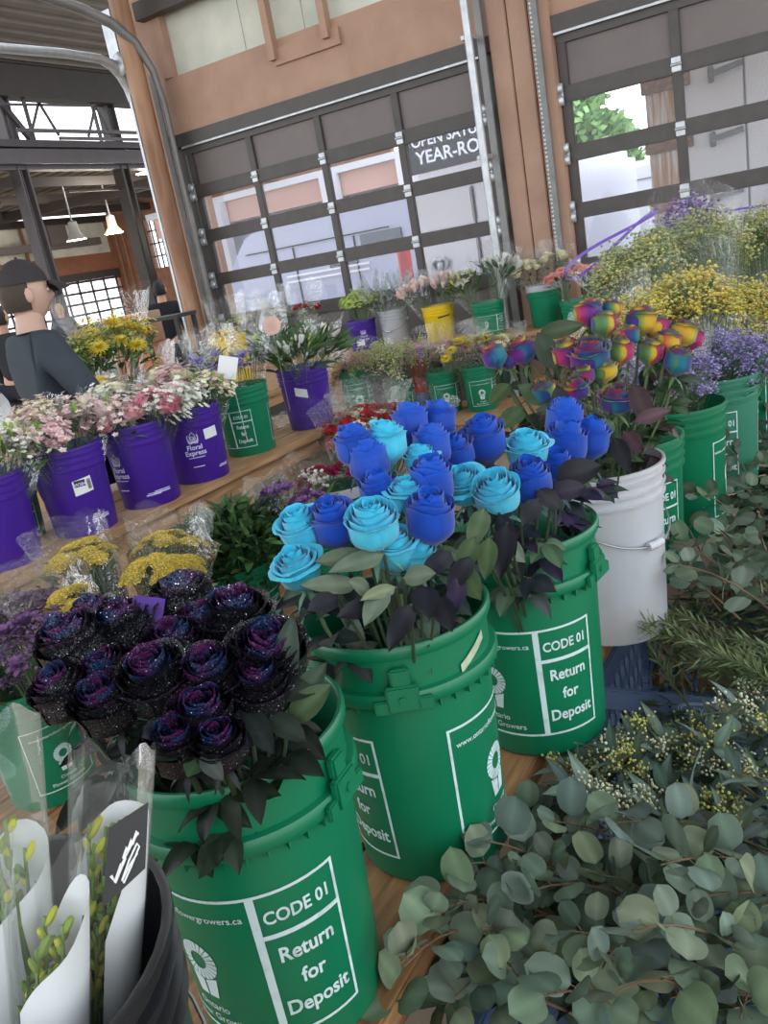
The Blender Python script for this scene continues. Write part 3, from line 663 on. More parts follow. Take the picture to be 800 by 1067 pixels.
def rose_mesh(name, colfn, openness, seed, H=.064, R=.035, nu=9, nv=9, glit=False, tight=False):
    r_ = random.Random(seed); m = MB()
    counts = [2, 2, 3, 3, 3, 3, 3, 4]; nl = len(counts)
    for li, n in enumerate(counts):
        t = li/(nl-1); p0 = r_.random()*6.28
        rm = R*(.12+.88*t**.85); op = openness*(.3+.7*t)
        rt = rm*(.80+.20*op*t+(.06 if li > 5 else 0)); zt = H*(.90+.10*math.sin(PI*min(1, t*1.05)))*(1-.05*t*t*t*(1+openness))
        for k in range(n):
            ph = p0+2*PI*k/n+r_.uniform(-.15, .15); half = PI/n*1.55; rows, cols = [], []
            zz = zt*(1+r_.uniform(-.04, .04)); cu = R*.22*t*t*openness*r_.uniform(.6, 1.3); ws = r_.uniform(0, 6)
            for j in range(nv):
                v = j/(nv-1); rows.append([]); cols.append([])
                for i in range(nu):
                    u = 2*i/(nu-1)-1
                    a = ph+u*half*(.30+.70*math.sin(PI/2*min(1, v*1.7)))*math.sqrt(1-.62*max(0, (v-.66)/.34)**2)
                    if v < .45: r = lerp(.0045, rm, sm(v/.45)**.8)
                    else: r = lerp(rm, rt, sm((v-.45)/.55))
                    k2 = max(0, (v-.78)/.22)
                    r += cu*k2*k2*(1-.35*abs(u)) + u*R*.045*(1-t*.4)
                    r += R*.022*math.sin(3.1*a+ws)*v
                    z = zz*(v*(1-.05*abs(u)**2)) - H*.10*t*openness*k2*k2
                    z += H*.014*math.sin(u*5+ws)*k2
                    if t > .8: z -= 0
                    rows[-1].append(V((r*math.cos(a), r*math.sin(a), z))); cols[-1].append(colfn(t, ph, a, u, v, r_))
            m.grid(rows, cols)
    return m.mesh(name, M_glit if glit else M_petal)
def sepals_mesh(col):
    m = MB(); m.blob((0, 0, -.004), (.007, .007, .009), col)
    for k in range(5):
        a = 2*PI*k/5; d = V((math.cos(a), math.sin(a), -.25)); leaf(m, (0, 0, 0), d, (0, 0, 1), .034, .009, jit(col), .2, .5, 'lance', nv=5, nu=3)
    return m.mesh('sepals', M_leaf)
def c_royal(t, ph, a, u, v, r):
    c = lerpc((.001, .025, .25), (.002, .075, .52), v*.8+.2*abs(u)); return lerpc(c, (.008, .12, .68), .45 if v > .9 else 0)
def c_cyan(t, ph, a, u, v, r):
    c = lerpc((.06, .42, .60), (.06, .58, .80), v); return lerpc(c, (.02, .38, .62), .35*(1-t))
RAIN = [(.58, .33, .012), (.52, .055, .025), (.34, .01, .13), (.09, .012, .20), (.010, .04, .20), (.006, .15, .22), (.08, .20, .06), (.54, .40, .025)]
def mk_rain(off):
    def f(t, ph, a, u, v, r):
        h_ = ((ph*1.31+off+t*4.1+.75*math.sin(a*2+off)+u*.35) / (2*PI)*8) % 8; i = int(h_); c = lerpc(RAIN[i], RAIN[(i+1) % 8], sm(h_-i))
        e = max(0, (v-.86)/.14); return lerpc(c, tuple(q*.25 for q in RAIN[(i+4) % 8]), .7*e)
    return f
def mk_black(off):
    def f(t, ph, a, u, v, r):
        c = (.006, .006, .009); s = .5+.5*math.sin(a*1.5+off)
        if t < .62 and v > .7: c = lerpc(c, lerpc((.008, .035, .12), (.10, .010, .10), s), (v-.72)/.28*(.7 if t < .6 else .5))
        elif v > .9 and s > .6: c = lerpc(c, (.07, .01, .08), (v-.9)*8*(s-.5))
        return c
    return f
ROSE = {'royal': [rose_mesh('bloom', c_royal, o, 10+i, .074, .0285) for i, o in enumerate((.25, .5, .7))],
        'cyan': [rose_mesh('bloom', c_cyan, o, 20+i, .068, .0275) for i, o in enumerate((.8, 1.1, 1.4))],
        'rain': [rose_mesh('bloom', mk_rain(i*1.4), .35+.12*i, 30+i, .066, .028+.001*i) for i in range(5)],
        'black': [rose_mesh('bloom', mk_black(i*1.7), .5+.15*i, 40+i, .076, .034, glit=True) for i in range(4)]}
SEP = {'royal': sepals_mesh((.02, .05, .08)), 'cyan': sepals_mesh((.10, .24, .18)), 'rain': sepals_mesh((.09, .15, .06)), 'black': sepals_mesh((.012, .014, .014))}
LEAFC = {'royal': [(.02, .03, .04), (.03, .02, .05), (.06, .10, .05), (.015, .03, .02)], 'cyan': [(.12, .17, .11), (.10, .16, .10), (.03, .04, .04), (.16, .20, .12), (.02, .025, .03)],
         'rain': [(.03, .07, .03), (.05, .09, .04), (.07, .04, .05), (.03, .05, .03)], 'black': [(.012, .022, .014), (.01, .014, .01), (.02, .035, .02)]}
STEMC = {'royal': (.05, .08, .06), 'cyan': (.14, .20, .11), 'rain': (.10, .14, .06), 'black': (.03, .045, .02)}
def rose(kind, head, base, vi, label, group, tilt=(0, 0, 0), scale=1, nl=2, low=.16, ctr=None):
    """rose whose bloom base sits just under `head`; stem runs down into the bucket at `base`"""
    head, base = V(head), V(base); t = thing('dyed_rose', base, label, 'rose', group)
    ax = (head-base).normalized(); ax = (ax*.75+V((0, 0, .35))+V(tilt)).normalized(); hl = .042*scale
    bb = head-ax*hl-base                                        # bloom base, local
    L = bb.length; mid = bb*.55-V((0, 0, .0)); c2 = bb-ax*L*.22
    path = [V((0, 0, 0)), bb*.35, (c2+mid)/2, c2*.7+bb*.3, bb]
    m = MB(); m.tube(path, [.0035, .0034, .0033, .0034, .0042], 7, STEMC[kind]); m.build('stem', M_stem, t)
    q = rot_to(ax, rnd.uniform(0, 6.28))
    place('bloom', ROSE[kind][vi % len(ROSE[kind])], t, None, bb, q, scale); place('sepals', SEP[kind], t, None, bb, q, scale)
    if nl:
        m = MB(); out = V((head.x-base.x, head.y-base.y, 0))
        for i in range(nl):
            f_ = 1-rnd.uniform(.05, low)/L; p = bb*max(.2, f_) if f_ < .78 else path[2].lerp(bb, max(0, (f_-.62)/.38))
            az = rnd.uniform(0, 6.28); d = V((math.cos(az), math.sin(az), rnd.uniform(-.1, .55)))
            if out.length > .02: d = d*.75+out.normalized()*.75
            d.normalize(); pe = p+d*rnd.uniform(.025, .045); m.tube([p, pe], .0014, 5, STEMC[kind])
            col = jit(rnd.choice(LEAFC[kind]), .2); up = V((rnd.uniform(-.4, .4), rnd.uniform(-.6, .2), 1))
            sd = d.cross(V((0, 0, 1))).normalized()
            for dd, s in ((d, 1.0), (d*.5+sd, .8), (d*.5-sd, .8)):
                leaf(m, pe, dd+V((0, 0, rnd.uniform(-.5, .2))), up, .058*s*rnd.uniform(.85, 1.15), .036*s, jit(col, .12), .22, rnd.uniform(.1, .5))
        m.build('leaves', M_leaf, t)
    return t
def bucket_base(B, head, z=.05):
    d = V((head.x-B.x, head.y-B.y)); k = min(1, .07/max(d.length, 1e-3)) if d.length > .07 else 1
    return V((B.x-d.x*k*.4, B.y-d.y*k*.4, B.z+z))
# blue and turquoise roses: (kind, px, py, depth, bucket, tilt towards camera, label)
CAMD = lambda p: (CO-p).normalized()
blues = [
 ('cyan', 401, 456, 1.37, B2, .15, 'turquoise rose, tallest at the back of the middle pail', 1.05, 1),
 ('cyan', 312, 546, 1.25, B2, .55, 'turquoise rose at far left of the middle pail, facing forward', 1, 2),
 ('cyan', 308, 588, 1.2, B2, .3, 'turquoise rose lowest at left over the pail rim', .95, 2),
 ('cyan', 387, 541, 1.19, B2, .5, 'large open turquoise rose at front centre of the middle pail', 1.12, 0),
 ('cyan', 409, 567, 1.24, B2, .1, 'turquoise rose tucked just below the large front rose', 1, 3),
 ('cyan', 424, 512, 1.29, B2, .45, 'small turquoise rose between the dark blue ones', .85, 1),
 ('cyan', 434, 574, 1.25, B2, .3, 'turquoise rose low beside the dark leaves', .85, 3),
 ('cyan', 438, 476, 1.38, B2, .5, 'small turquoise rose half behind a leaf at back', .8, 1),
 ('cyan', 482, 502, 1.36, B3, .6, 'turquoise rose left of two facing forward in the far pail', .98, 1),
 ('cyan', 516, 510, 1.32, B3, .35, 'turquoise rose at front right, round and full', 1.12, 1),
 ('cyan', 549, 465, 1.50, B3, .2, 'turquoise rose in the far pail between royal blue clusters', 1.1, 1),
 ('royal', 369, 462, 1.36, B2, .3, 'royal blue rose leftmost at the back of middle pail', .95, 1),
 ('royal', 384, 478, 1.35, B2, .2, 'royal blue rose behind the tallest turquoise rose', 1.0, 1),
 ('royal', 427, 440, 1.46, B2, .0, 'tall royal blue bud right of the tallest turquoise rose', .95, 1),
 ('royal', 456, 436, 1.50, B2, .1, 'royal blue rose topmost at rear beside a brown leaf', .95, 1),
 ('royal', 449, 464, 1.42, B2, .2, 'royal blue rose below the topmost rear one', 1, 1),
 ('royal', 395, 512, 1.32, B2, .4, 'royal blue rose half hidden behind the large turquoise rose', .95, 1),
 ('royal', 347, 543, 1.24, B2, .6, 'deep blue rose between two turquoise roses at left front', 1.05, 2),
 ('royal', 449, 500, 1.30, B2, .2, 'royal blue rose upper of the pair at the pail centre', 1.05, 2),
 ('royal', 448, 537, 1.24, B2, .15, 'royal blue rose lower of the pair at the pail centre', 1.1, 3),
 ('royal', 504, 456, 1.50, B3, .25, 'royal blue rose standing alone at the back left of far pail', 1.15, 1),
 ('royal', 588, 436, 1.62, B3, .3, 'royal blue rose topmost in the far pail cluster', 1.1, 1),
 ('royal', 590, 460, 1.58, B3, .2, 'royal blue rose at the middle of the far cluster', 1.15, 1),
 ('royal', 615, 455, 1.62, B3, .2, 'royal blue rose at right of the far cluster above white bucket', 1.1, 1),
 ('royal', 552, 500, 1.42, B3, .15, 'dark blue rose right of the full turquoise one', 1.1, 2),
 ('royal', 580, 488, 1.52, B3, .1, 'dark blue rose below the far cluster', 1.0, 2),
 ('royal', 474, 470, 1.47, B3, .1, 'royal blue rose between both pails at the back', .95, 1),
]
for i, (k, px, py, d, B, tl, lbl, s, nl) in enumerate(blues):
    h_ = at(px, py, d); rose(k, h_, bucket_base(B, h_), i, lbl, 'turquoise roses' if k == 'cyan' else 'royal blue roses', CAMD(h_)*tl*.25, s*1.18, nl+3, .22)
# large loose leaves over the pail rims
def big_leaves(name, B, specs, label, group=None, shp='rose'):
    t = thing(name, V((B.x, B.y, B.z+.06)), label, 'leaves', group); o = t.location
    for (px, py, d, px2, py2, d2, w_, col) in specs:
        a, c = at(px, py, d)-o, at(px2, py2, d2)-o; m = MB(); leaf(m, a, c-a, CAMD(a+o)+V((0, 0, .5)), (c-a).length, w_, col, .18, .12, shp); m.build('leaf', M_leaf, t)
    m = MB()
    for (px, py, d, *r_) in specs[:12]: a = at(px, py, d)-o; m.tube([V((0, 0, .03)), a*.6+V((0, 0, .05)), a], .0025, 5, (.05, .07, .04))
    m.build('stem', M_stem, t); return t
GL, DK, GR = (.115, .15, .10), (.012, .013, .018), (.05, .085, .035)
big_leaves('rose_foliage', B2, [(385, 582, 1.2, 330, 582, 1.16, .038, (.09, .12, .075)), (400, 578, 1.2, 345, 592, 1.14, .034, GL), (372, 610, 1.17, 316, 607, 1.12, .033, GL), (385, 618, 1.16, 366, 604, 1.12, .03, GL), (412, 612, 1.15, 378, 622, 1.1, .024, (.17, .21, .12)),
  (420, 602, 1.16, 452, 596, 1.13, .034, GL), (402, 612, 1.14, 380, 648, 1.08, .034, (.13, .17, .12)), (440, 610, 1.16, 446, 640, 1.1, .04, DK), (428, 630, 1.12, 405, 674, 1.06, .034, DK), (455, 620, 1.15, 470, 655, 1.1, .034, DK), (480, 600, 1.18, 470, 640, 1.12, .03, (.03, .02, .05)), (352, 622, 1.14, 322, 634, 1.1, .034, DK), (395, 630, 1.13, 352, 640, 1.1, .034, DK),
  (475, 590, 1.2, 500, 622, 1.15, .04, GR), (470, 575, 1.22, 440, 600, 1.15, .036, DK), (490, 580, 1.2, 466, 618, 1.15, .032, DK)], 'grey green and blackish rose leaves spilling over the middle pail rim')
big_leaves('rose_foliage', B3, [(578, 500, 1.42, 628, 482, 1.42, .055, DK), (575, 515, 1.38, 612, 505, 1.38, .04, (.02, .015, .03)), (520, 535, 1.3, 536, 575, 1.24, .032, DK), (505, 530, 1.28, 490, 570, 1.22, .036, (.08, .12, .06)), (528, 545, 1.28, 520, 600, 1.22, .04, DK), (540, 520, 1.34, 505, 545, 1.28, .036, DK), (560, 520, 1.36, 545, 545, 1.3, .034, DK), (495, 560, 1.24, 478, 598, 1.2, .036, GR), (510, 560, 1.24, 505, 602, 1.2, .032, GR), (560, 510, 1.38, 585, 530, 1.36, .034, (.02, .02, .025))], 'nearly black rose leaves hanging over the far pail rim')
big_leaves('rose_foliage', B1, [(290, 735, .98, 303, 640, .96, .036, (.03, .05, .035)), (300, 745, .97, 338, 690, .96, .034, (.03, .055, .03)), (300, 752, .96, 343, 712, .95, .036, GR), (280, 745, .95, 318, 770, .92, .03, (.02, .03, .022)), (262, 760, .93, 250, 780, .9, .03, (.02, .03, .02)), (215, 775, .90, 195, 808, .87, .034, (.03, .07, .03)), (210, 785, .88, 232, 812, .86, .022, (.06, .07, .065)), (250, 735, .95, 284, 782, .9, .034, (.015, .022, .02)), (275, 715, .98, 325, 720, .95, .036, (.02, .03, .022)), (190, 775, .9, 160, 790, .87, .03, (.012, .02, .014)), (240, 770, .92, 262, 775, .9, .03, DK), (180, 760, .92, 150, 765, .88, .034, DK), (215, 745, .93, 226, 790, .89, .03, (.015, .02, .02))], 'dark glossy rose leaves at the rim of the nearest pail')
# black roses
blacks = [(78, 674, 1.03, .25, 'black glitter rose at far left, blue tinted centre', 1.15), (64, 722, .98, .3, 'black glitter rose lowest at left over the clear sleeve', .9), (128, 658, 1.06, .15, 'black glitter rose behind the purple tag at left', 1.1), (112, 703, 1.0, .55, 'purple edged black rose third from left', .9),
 (110, 733, .96, .6, 'purple edged black rose at front left', .95), (183, 676, 1.03, .6, 'violet hearted black rose near the pail centre', 1.05), (162, 708, .97, .45, 'blue hearted black rose at centre front', 1.1), (218, 708, .97, .5, 'black rose with blue petals right of centre', 1.1), (214, 748, .93, .2, 'plain black rose low at right of centre', 1.0),
 (192, 626, 1.12, .1, 'black rose topmost at the back of the nearest pail', 1.1), (246, 645, 1.07, .55, 'blue and violet rose second from right', 1.15), (279, 684, 1.0, .7, 'violet swirled black rose rightmost in nearest pail', 1.2), (228, 775, .9, .1, 'closed black rose bud hanging at the pail rim', .8), (212, 655, 1.07, .3, 'black rose between the topmost and blue violet roses', .95), (270, 715, .97, .2, 'black rose under the rightmost violet one', 1.0), (100, 648, 1.08, .2, 'black rose at back left beside purple statice', .95), (185, 775, .91, .15, 'black rose low at front centre beside the rim', .9)]
for i, (px, py, d, tl, lbl, s) in enumerate(blacks):
    h_ = at(px, py, d); rose('black', h_, bucket_base(B1, h_), i*3+1, lbl, 'black glitter roses', CAMD(h_)*tl*.3, s*1.12, 2, .14)
# purple tag among them
p = at(156, 642, 1.07); t = thing('plant_tag', p, 'small purple tag standing among the black roses', 'tag'); m = MB(); m.box((0, 0, .01), (.040, .032, .0015), rot=(rot_to(CAMD(p)+V((0, 0, .3))).to_matrix() @ Matrix.Rotation(-.4, 3, 'Z'))); m.build('card', mat('purple_card', (.06, .014, .22), .4), t, False); m = MB(); m.tube([(0, 0, -.02), (.01, -.01, -.3)], .0015, 5, (.1, .02, .3)); m.build('stick', M_any, t)
# rainbow roses
rains = [(513, 368, 1.98, 1, 'blue and teal rainbow rose leftmost of bunch', .95, 0), (541, 362, 2.0, 3, 'orange and violet rainbow rose second from left', 1.05, .2), (564, 362, 2.03, 0, 'yellow red rainbow bud third from left', .9, 0), (529, 374, 2.0, 2, 'small pink rainbow rose between the left pair', .6, .2),
 (566, 405, 1.85, 0, 'yellow and red rainbow rose low left centre', .9, .1), (599, 402, 1.85, 4, 'pale yellow green rainbow rose low centre', .85, 0), (590, 364, 1.93, 2, 'blue and violet rainbow rose left of the open one', 1.05, .2), (613, 366, 1.9, 4, 'wide open pink and yellow rainbow rose at bunch centre', 1.3, .5), (607, 388, 1.88, 2, 'small dark purple rainbow rose under the open one', .8, .1),
 (612, 322, 2.08, 3, 'red and teal rainbow rose, top left', 1.05, .1), (629, 334, 2.05, 1, 'red and blue rainbow rose beneath the top left', 1.0, .1), (637, 320, 2.1, 2, 'teal rainbow rose behind the top pair', .8, .1), (646, 362, 1.95, 1, 'teal and violet rainbow rose right of the open one', 1.0, .1), (656, 347, 2.0, 0, 'small orange rainbow rose above the teal one', .8, .3), (668, 330, 2.05, 3, 'red and yellow rainbow rose, top right', 1.1, .4), (685, 338, 2.06, 2, 'magenta red rainbow rose beside the top right', .95, .1),
 (678, 363, 1.98, 1, 'blue rainbow rose left of the magenta bud', .95, .2), (696, 353, 2.0, 2, 'magenta rainbow bud at right', .95, 0), (712, 344, 2.05, 3, 'pink and purple rainbow rose at far right edge', 1.0, .1), (707, 372, 1.95, 0, 'yellow and red rainbow rose lowest at far right', 1.05, .3), (643, 412, 1.82, 4, 'yellow teal rainbow rose low right centre', 1.05, .2), (628, 382, 1.9, 4, 'pale yellow rainbow rose behind the centre', .9, 0), (722, 350, 2.08, 1, 'dark blue rainbow rose behind the far right edge', .85, 0)]
for i, (px, py, d, vi, lbl, s, tl) in enumerate(rains):
    h_ = at(px, py, d); rose('rain', h_, bucket_base(BW, h_, .2), vi, lbl, 'rainbow roses', CAMD(h_)*tl*.45, s*1.08, 5, .26)
big_leaves('rose_foliage', BW, [(640, 440, 1.75, 610, 455, 1.72, .05, GR), (650, 450, 1.72, 668, 470, 1.68, .04, (.06, .03, .04)), (660, 440, 1.74, 700, 425, 1.72, .035, (.09, .05, .06)), (600, 430, 1.8, 560, 425, 1.78, .05, (.03, .06, .025)), (570, 420, 1.85, 540, 400, 1.85, .05, GR), (620, 430, 1.78, 630, 470, 1.72, .045, DK), (560, 350, 2.0, 610, 335, 2.0, .05, (.04, .06, .03)), (580, 385, 1.95, 560, 345, 1.95, .06, (.03, .05, .03)), (660, 400, 1.8, 675, 440, 1.75, .05, (.05, .03, .035)), (530, 400, 1.95, 510, 420, 1.92, .045, (.05, .08, .03)), (545, 425, 1.85, 520, 445, 1.8, .05, GR), (590, 440, 1.78, 580, 400, 1.78, .05, DK), (640, 455, 1.7, 655, 490, 1.66, .04, DK), (625, 450, 1.7, 590, 470, 1.7, .045, DK)], 'dark green and reddish leaves below the rainbow roses')
# ------------------------------------------------------------------ crates and cut foliage on the right
M_crate = mat('blue_grey_plastic', lin(104, 128, 166), .5, 0, .15, 8)
b_ = thing('wooden_pallet', (-.02, 2.0, 0), 'low wooden pallet under the foliage crates', 'pallet')
for i in range(6): m = MB(); m.box((-.46+i*.19, 0, .125), (.14, 3.6, .03), bev=.003); m.build('deck_board', M_wood, b_, False)
for y in (-1.6, 0, 1.6): m = MB(); m.box((0, y, .055), (1.1, .1, .11), bev=.004); m.build('bearer', M_wood, b_, False)
def crate(x0, x1, y0, y1, z0, z1, label, logo=False):
    W, L = x1-x0, y1-y0; t = thing('plastic_crate', ((x0+x1)/2, (y0+y1)/2, z0), label, 'crate', 'foliage crates'); H = z1-z0
    m = MB(); m.box((0, 0, .01), (W, L, .02), bev=.004); m.build('floor_panel', M_crate, t, False)
    m = MB()
    for s in (-1, 1): m.box((0, s*(L/2-.01), H-.03), (W, .02, .06), bev=.004); m.box((s*(W/2-.01), 0, H-.03), (.02, L, .06), bev=.004)
    m.build('rim', M_crate, t, False)
    m = MB()
    for s in (-1, 1):
        for i in range(9):
            for q in (-1, 1):
                x = -W/2+.05+(W-.1)*i/8; m.bar((x-q*.04, s*(L/2-.012), .02), (x+q*.04, s*(L/2-.012), H-.05), .012, .01)
                y = -L/2+.05+(L-.1)*i/8; m.bar((s*(W/2-.012), y-q*.04, .02), (s*(W/2-.012), y+q*.04, H-.05), .012, .01)
        for q in (-1, 1): m.box((s*(W/2-.015), q*(L/2-.015), H/2), (.03, .03, H), bev=.004)
    m.build('lattice', M_crate, t, False)
    if logo:
        m = MB()
        for k in range(2): m.tube([V((-.06+.055*math.cos(a)*(1-.12*k), -L/2-.0005, H-.03+.02*math.sin(a)*(1-.2*k))) for a in [2*PI*i/24 for i in range(25)]], .0012, 4)
        vs, fs = text_geo('aya', .03, .0); m.add([V((v.x-.06, -L/2-.001, v.y+H-.037)) for v in vs], fs); m.build('logo', M_print, t, False)
    return t
crate(-.57, .02, .62, 1.24, .14, .42, 'blue grey crate under the round leaved eucalyptus, nearest')
crate(-.57, .02, 1.27, 1.80, .14, .40, 'blue grey crate under the seeded eucalyptus')
crate(-.66, .02, 1.84, 2.36, .14, .45, 'blue grey crate with oval logo on its rim below the white bucket', True)
crate(-.30, .35, 2.4, 3.5, .14, .46, 'blue grey crate under the silver foliage at back right')

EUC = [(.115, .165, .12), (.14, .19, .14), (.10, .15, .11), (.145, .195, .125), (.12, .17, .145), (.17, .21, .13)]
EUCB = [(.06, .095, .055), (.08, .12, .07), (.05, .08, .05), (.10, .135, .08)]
def sprig_path(L, d, sag, n=7):
    d = V(d).normalized(); s = d.cross(V((0, 0, 1))).normalized(); w_ = rnd.uniform(-.12, .12)
    return [d*L*t+V((0, 0, 1))*(sag*L*math.sin(PI*t*.8))+s*(w_*L*math.sin(PI*t)) for t in [i/(n-1) for i in range(n)]]
def path_at(P_, t):
    k = t*(len(P_)-1); i = min(int(k), len(P_)-2); return P_[i].lerp(P_[i+1], k-i), (P_[i+1]-P_[i]).normalized()
def round_sprig(base, d, L, ls, n, cols, label, group, name='eucalyptus_sprig', sag=.15):
    t = thing(name, base, label, 'foliage', group); pp = sprig_path(L, d, sag)
    m = MB(); m.tube(pp, [lerp(.0032, .0012, i/6) for i in range(7)], 6, (.16, .10, .06)); m.build('stem', M_stem, t)
    m = MB()
    for i in range(n):
        u = .12+.88*(i+.5)/n; p, tg = path_at(pp, u); az = i*2.4+rnd.uniform(-.4, .4)
        sd = tg.orthogonal().normalized(); q = Quaternion(tg, az); dd = (q @ sd)*1.0+tg*rnd.uniform(.1, .8)
        if dd.z < -.2: dd.z *= -.6
        dd.normalize(); pe = p+dd*rnd.uniform(.008, .02); m.tube([p, pe], .001, 4, (.16, .14, .07))
        nr = V((rnd.gauss(0, .45), rnd.gauss(0, .45)-.25, 1)); s = ls*rnd.uniform(.6, 1.15)*(1-.25*u)
        leaf(m, pe, dd, nr, s, s*rnd.uniform(.78, 1.0), jit(rnd.choice(cols), .18), rnd.uniform(-.05, .22), rnd.uniform(-.1, .35), 'round', nu=5, nv=8, twist=rnd.uniform(-.4, .4))
    m.build('leaves', M_waxy, t); return t
def pix(poly_x, ylo, yhi, z):
    x = rnd.uniform(*poly_x); y = rnd.uniform(ylo(x), yhi(x)); return onz(x, y, z)
def place_name(k, n): return k
zone = [('at the near corner', 0), ('beside the middle pail', 1), ('at the right edge', 2), ('along the bottom', 3)]
# loose leaf litter filling each heap (nobody could count it)
def mass(name, xr, yr, zf, n, cols, size, shp, label, ratio=.8):
    m = MB()
    for i in range(n):
        x, y = rnd.uniform(*xr), rnd.uniform(*yr); z = zf(x, y)-abs(rnd.gauss(0, .03)); az = rnd.uniform(0, 6.28)
        leaf(m, (x, y, z), (math.cos(az), math.sin(az), rnd.uniform(-.2, .5)), (rnd.gauss(0, .5), rnd.gauss(0, .5), 1), size*rnd.uniform(.7, 1.2), size*ratio, jit(rnd.choice(cols), .25), .1, .2, shp, nu=3, nv=5)
    return tag(m.build(name, M_waxy), label, 'foliage', None, 'stuff')
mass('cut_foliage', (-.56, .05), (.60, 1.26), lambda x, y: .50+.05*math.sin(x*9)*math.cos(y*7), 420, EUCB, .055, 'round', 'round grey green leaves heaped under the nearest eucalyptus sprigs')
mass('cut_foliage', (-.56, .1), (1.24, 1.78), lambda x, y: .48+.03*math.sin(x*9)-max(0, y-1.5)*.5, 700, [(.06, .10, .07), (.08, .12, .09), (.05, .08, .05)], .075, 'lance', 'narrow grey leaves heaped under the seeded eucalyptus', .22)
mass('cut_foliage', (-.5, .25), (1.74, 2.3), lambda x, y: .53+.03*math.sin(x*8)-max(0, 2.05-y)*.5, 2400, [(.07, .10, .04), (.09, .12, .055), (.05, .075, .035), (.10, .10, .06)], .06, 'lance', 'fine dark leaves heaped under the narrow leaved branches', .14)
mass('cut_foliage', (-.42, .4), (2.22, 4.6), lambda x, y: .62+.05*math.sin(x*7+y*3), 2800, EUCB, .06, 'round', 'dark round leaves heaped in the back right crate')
def sector(i, n, names): return names[min(len(names)-1, int(i*len(names)/n))]
# nearest heap: round silver dollar eucalyptus
front = [(420, 1050), (450, 1010), (490, 1050), (540, 1060), (600, 1050), (660, 1060), (720, 1050), (790, 1055), (475, 965), (510, 985), (560, 990), (620, 985), (690, 985), (760, 985), (810, 960), (500, 915), (535, 905), (580, 920), (640, 925), (700, 915), (770, 915), (545, 870), (600, 880), (660, 880), (720, 880), (520, 940), (585, 950), (740, 950), (640, 1010), (530, 1025)]
cls = lambda x, y: ('nearest the first pail' if x < 500 else 'at bottom centre' if x < 660 else 'at bottom right') if y > 975 else ('against the middle pail' if x < 545 else 'in mid heap' if x < 680 else 'by the seeded foliage')
ordn = ['large leaved', 'pale tipped', 'short', 'arching', 'loose', 'reddish stemmed', 'dense', 'outer', 'inner', 'drooping']
cnt = {}
for i, (px, py) in enumerate(front):
    z = .60+.025*math.sin(i*1.7)-(.04 if py > 1030 else 0)-(.05 if px > 700 else 0); tip = onz(px, py, z); k = cls(px, py); cnt[k] = cnt.get(k, 0)+1
    d = V((rnd.uniform(-.9, .1) if px > 540 else rnd.uniform(-.4, .6), rnd.uniform(-.9, -.1), .25)); d.normalize(); L = rnd.uniform(.20, .28); base = tip-d*L*.75-V((0, 0, .05)); base.z = max(.46, base.z)
    round_sprig(base, tip-base, (tip-base).length*1.25, .074, rnd.choice((10, 12, 13)), EUC, '%s silver dollar eucalyptus sprig %s of the heap' % (ordn[cnt[k]-1], k), 'silver dollar eucalyptus')
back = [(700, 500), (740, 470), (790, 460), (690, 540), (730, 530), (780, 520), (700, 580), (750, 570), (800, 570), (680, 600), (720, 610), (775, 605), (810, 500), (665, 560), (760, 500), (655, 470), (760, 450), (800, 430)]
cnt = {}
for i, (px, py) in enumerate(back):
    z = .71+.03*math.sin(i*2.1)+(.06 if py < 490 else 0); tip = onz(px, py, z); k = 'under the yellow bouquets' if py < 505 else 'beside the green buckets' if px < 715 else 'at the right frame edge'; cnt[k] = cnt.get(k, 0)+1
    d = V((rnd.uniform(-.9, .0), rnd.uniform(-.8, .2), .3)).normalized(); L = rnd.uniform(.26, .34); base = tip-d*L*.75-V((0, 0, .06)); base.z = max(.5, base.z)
    round_sprig(base, tip-base, (tip-base).length*1.2, .068, 12, EUCB+EUC[:2], '%s dark eucalyptus sprig in the back heap %s' % (ordn[cnt[k]-1], k), 'back eucalyptus')
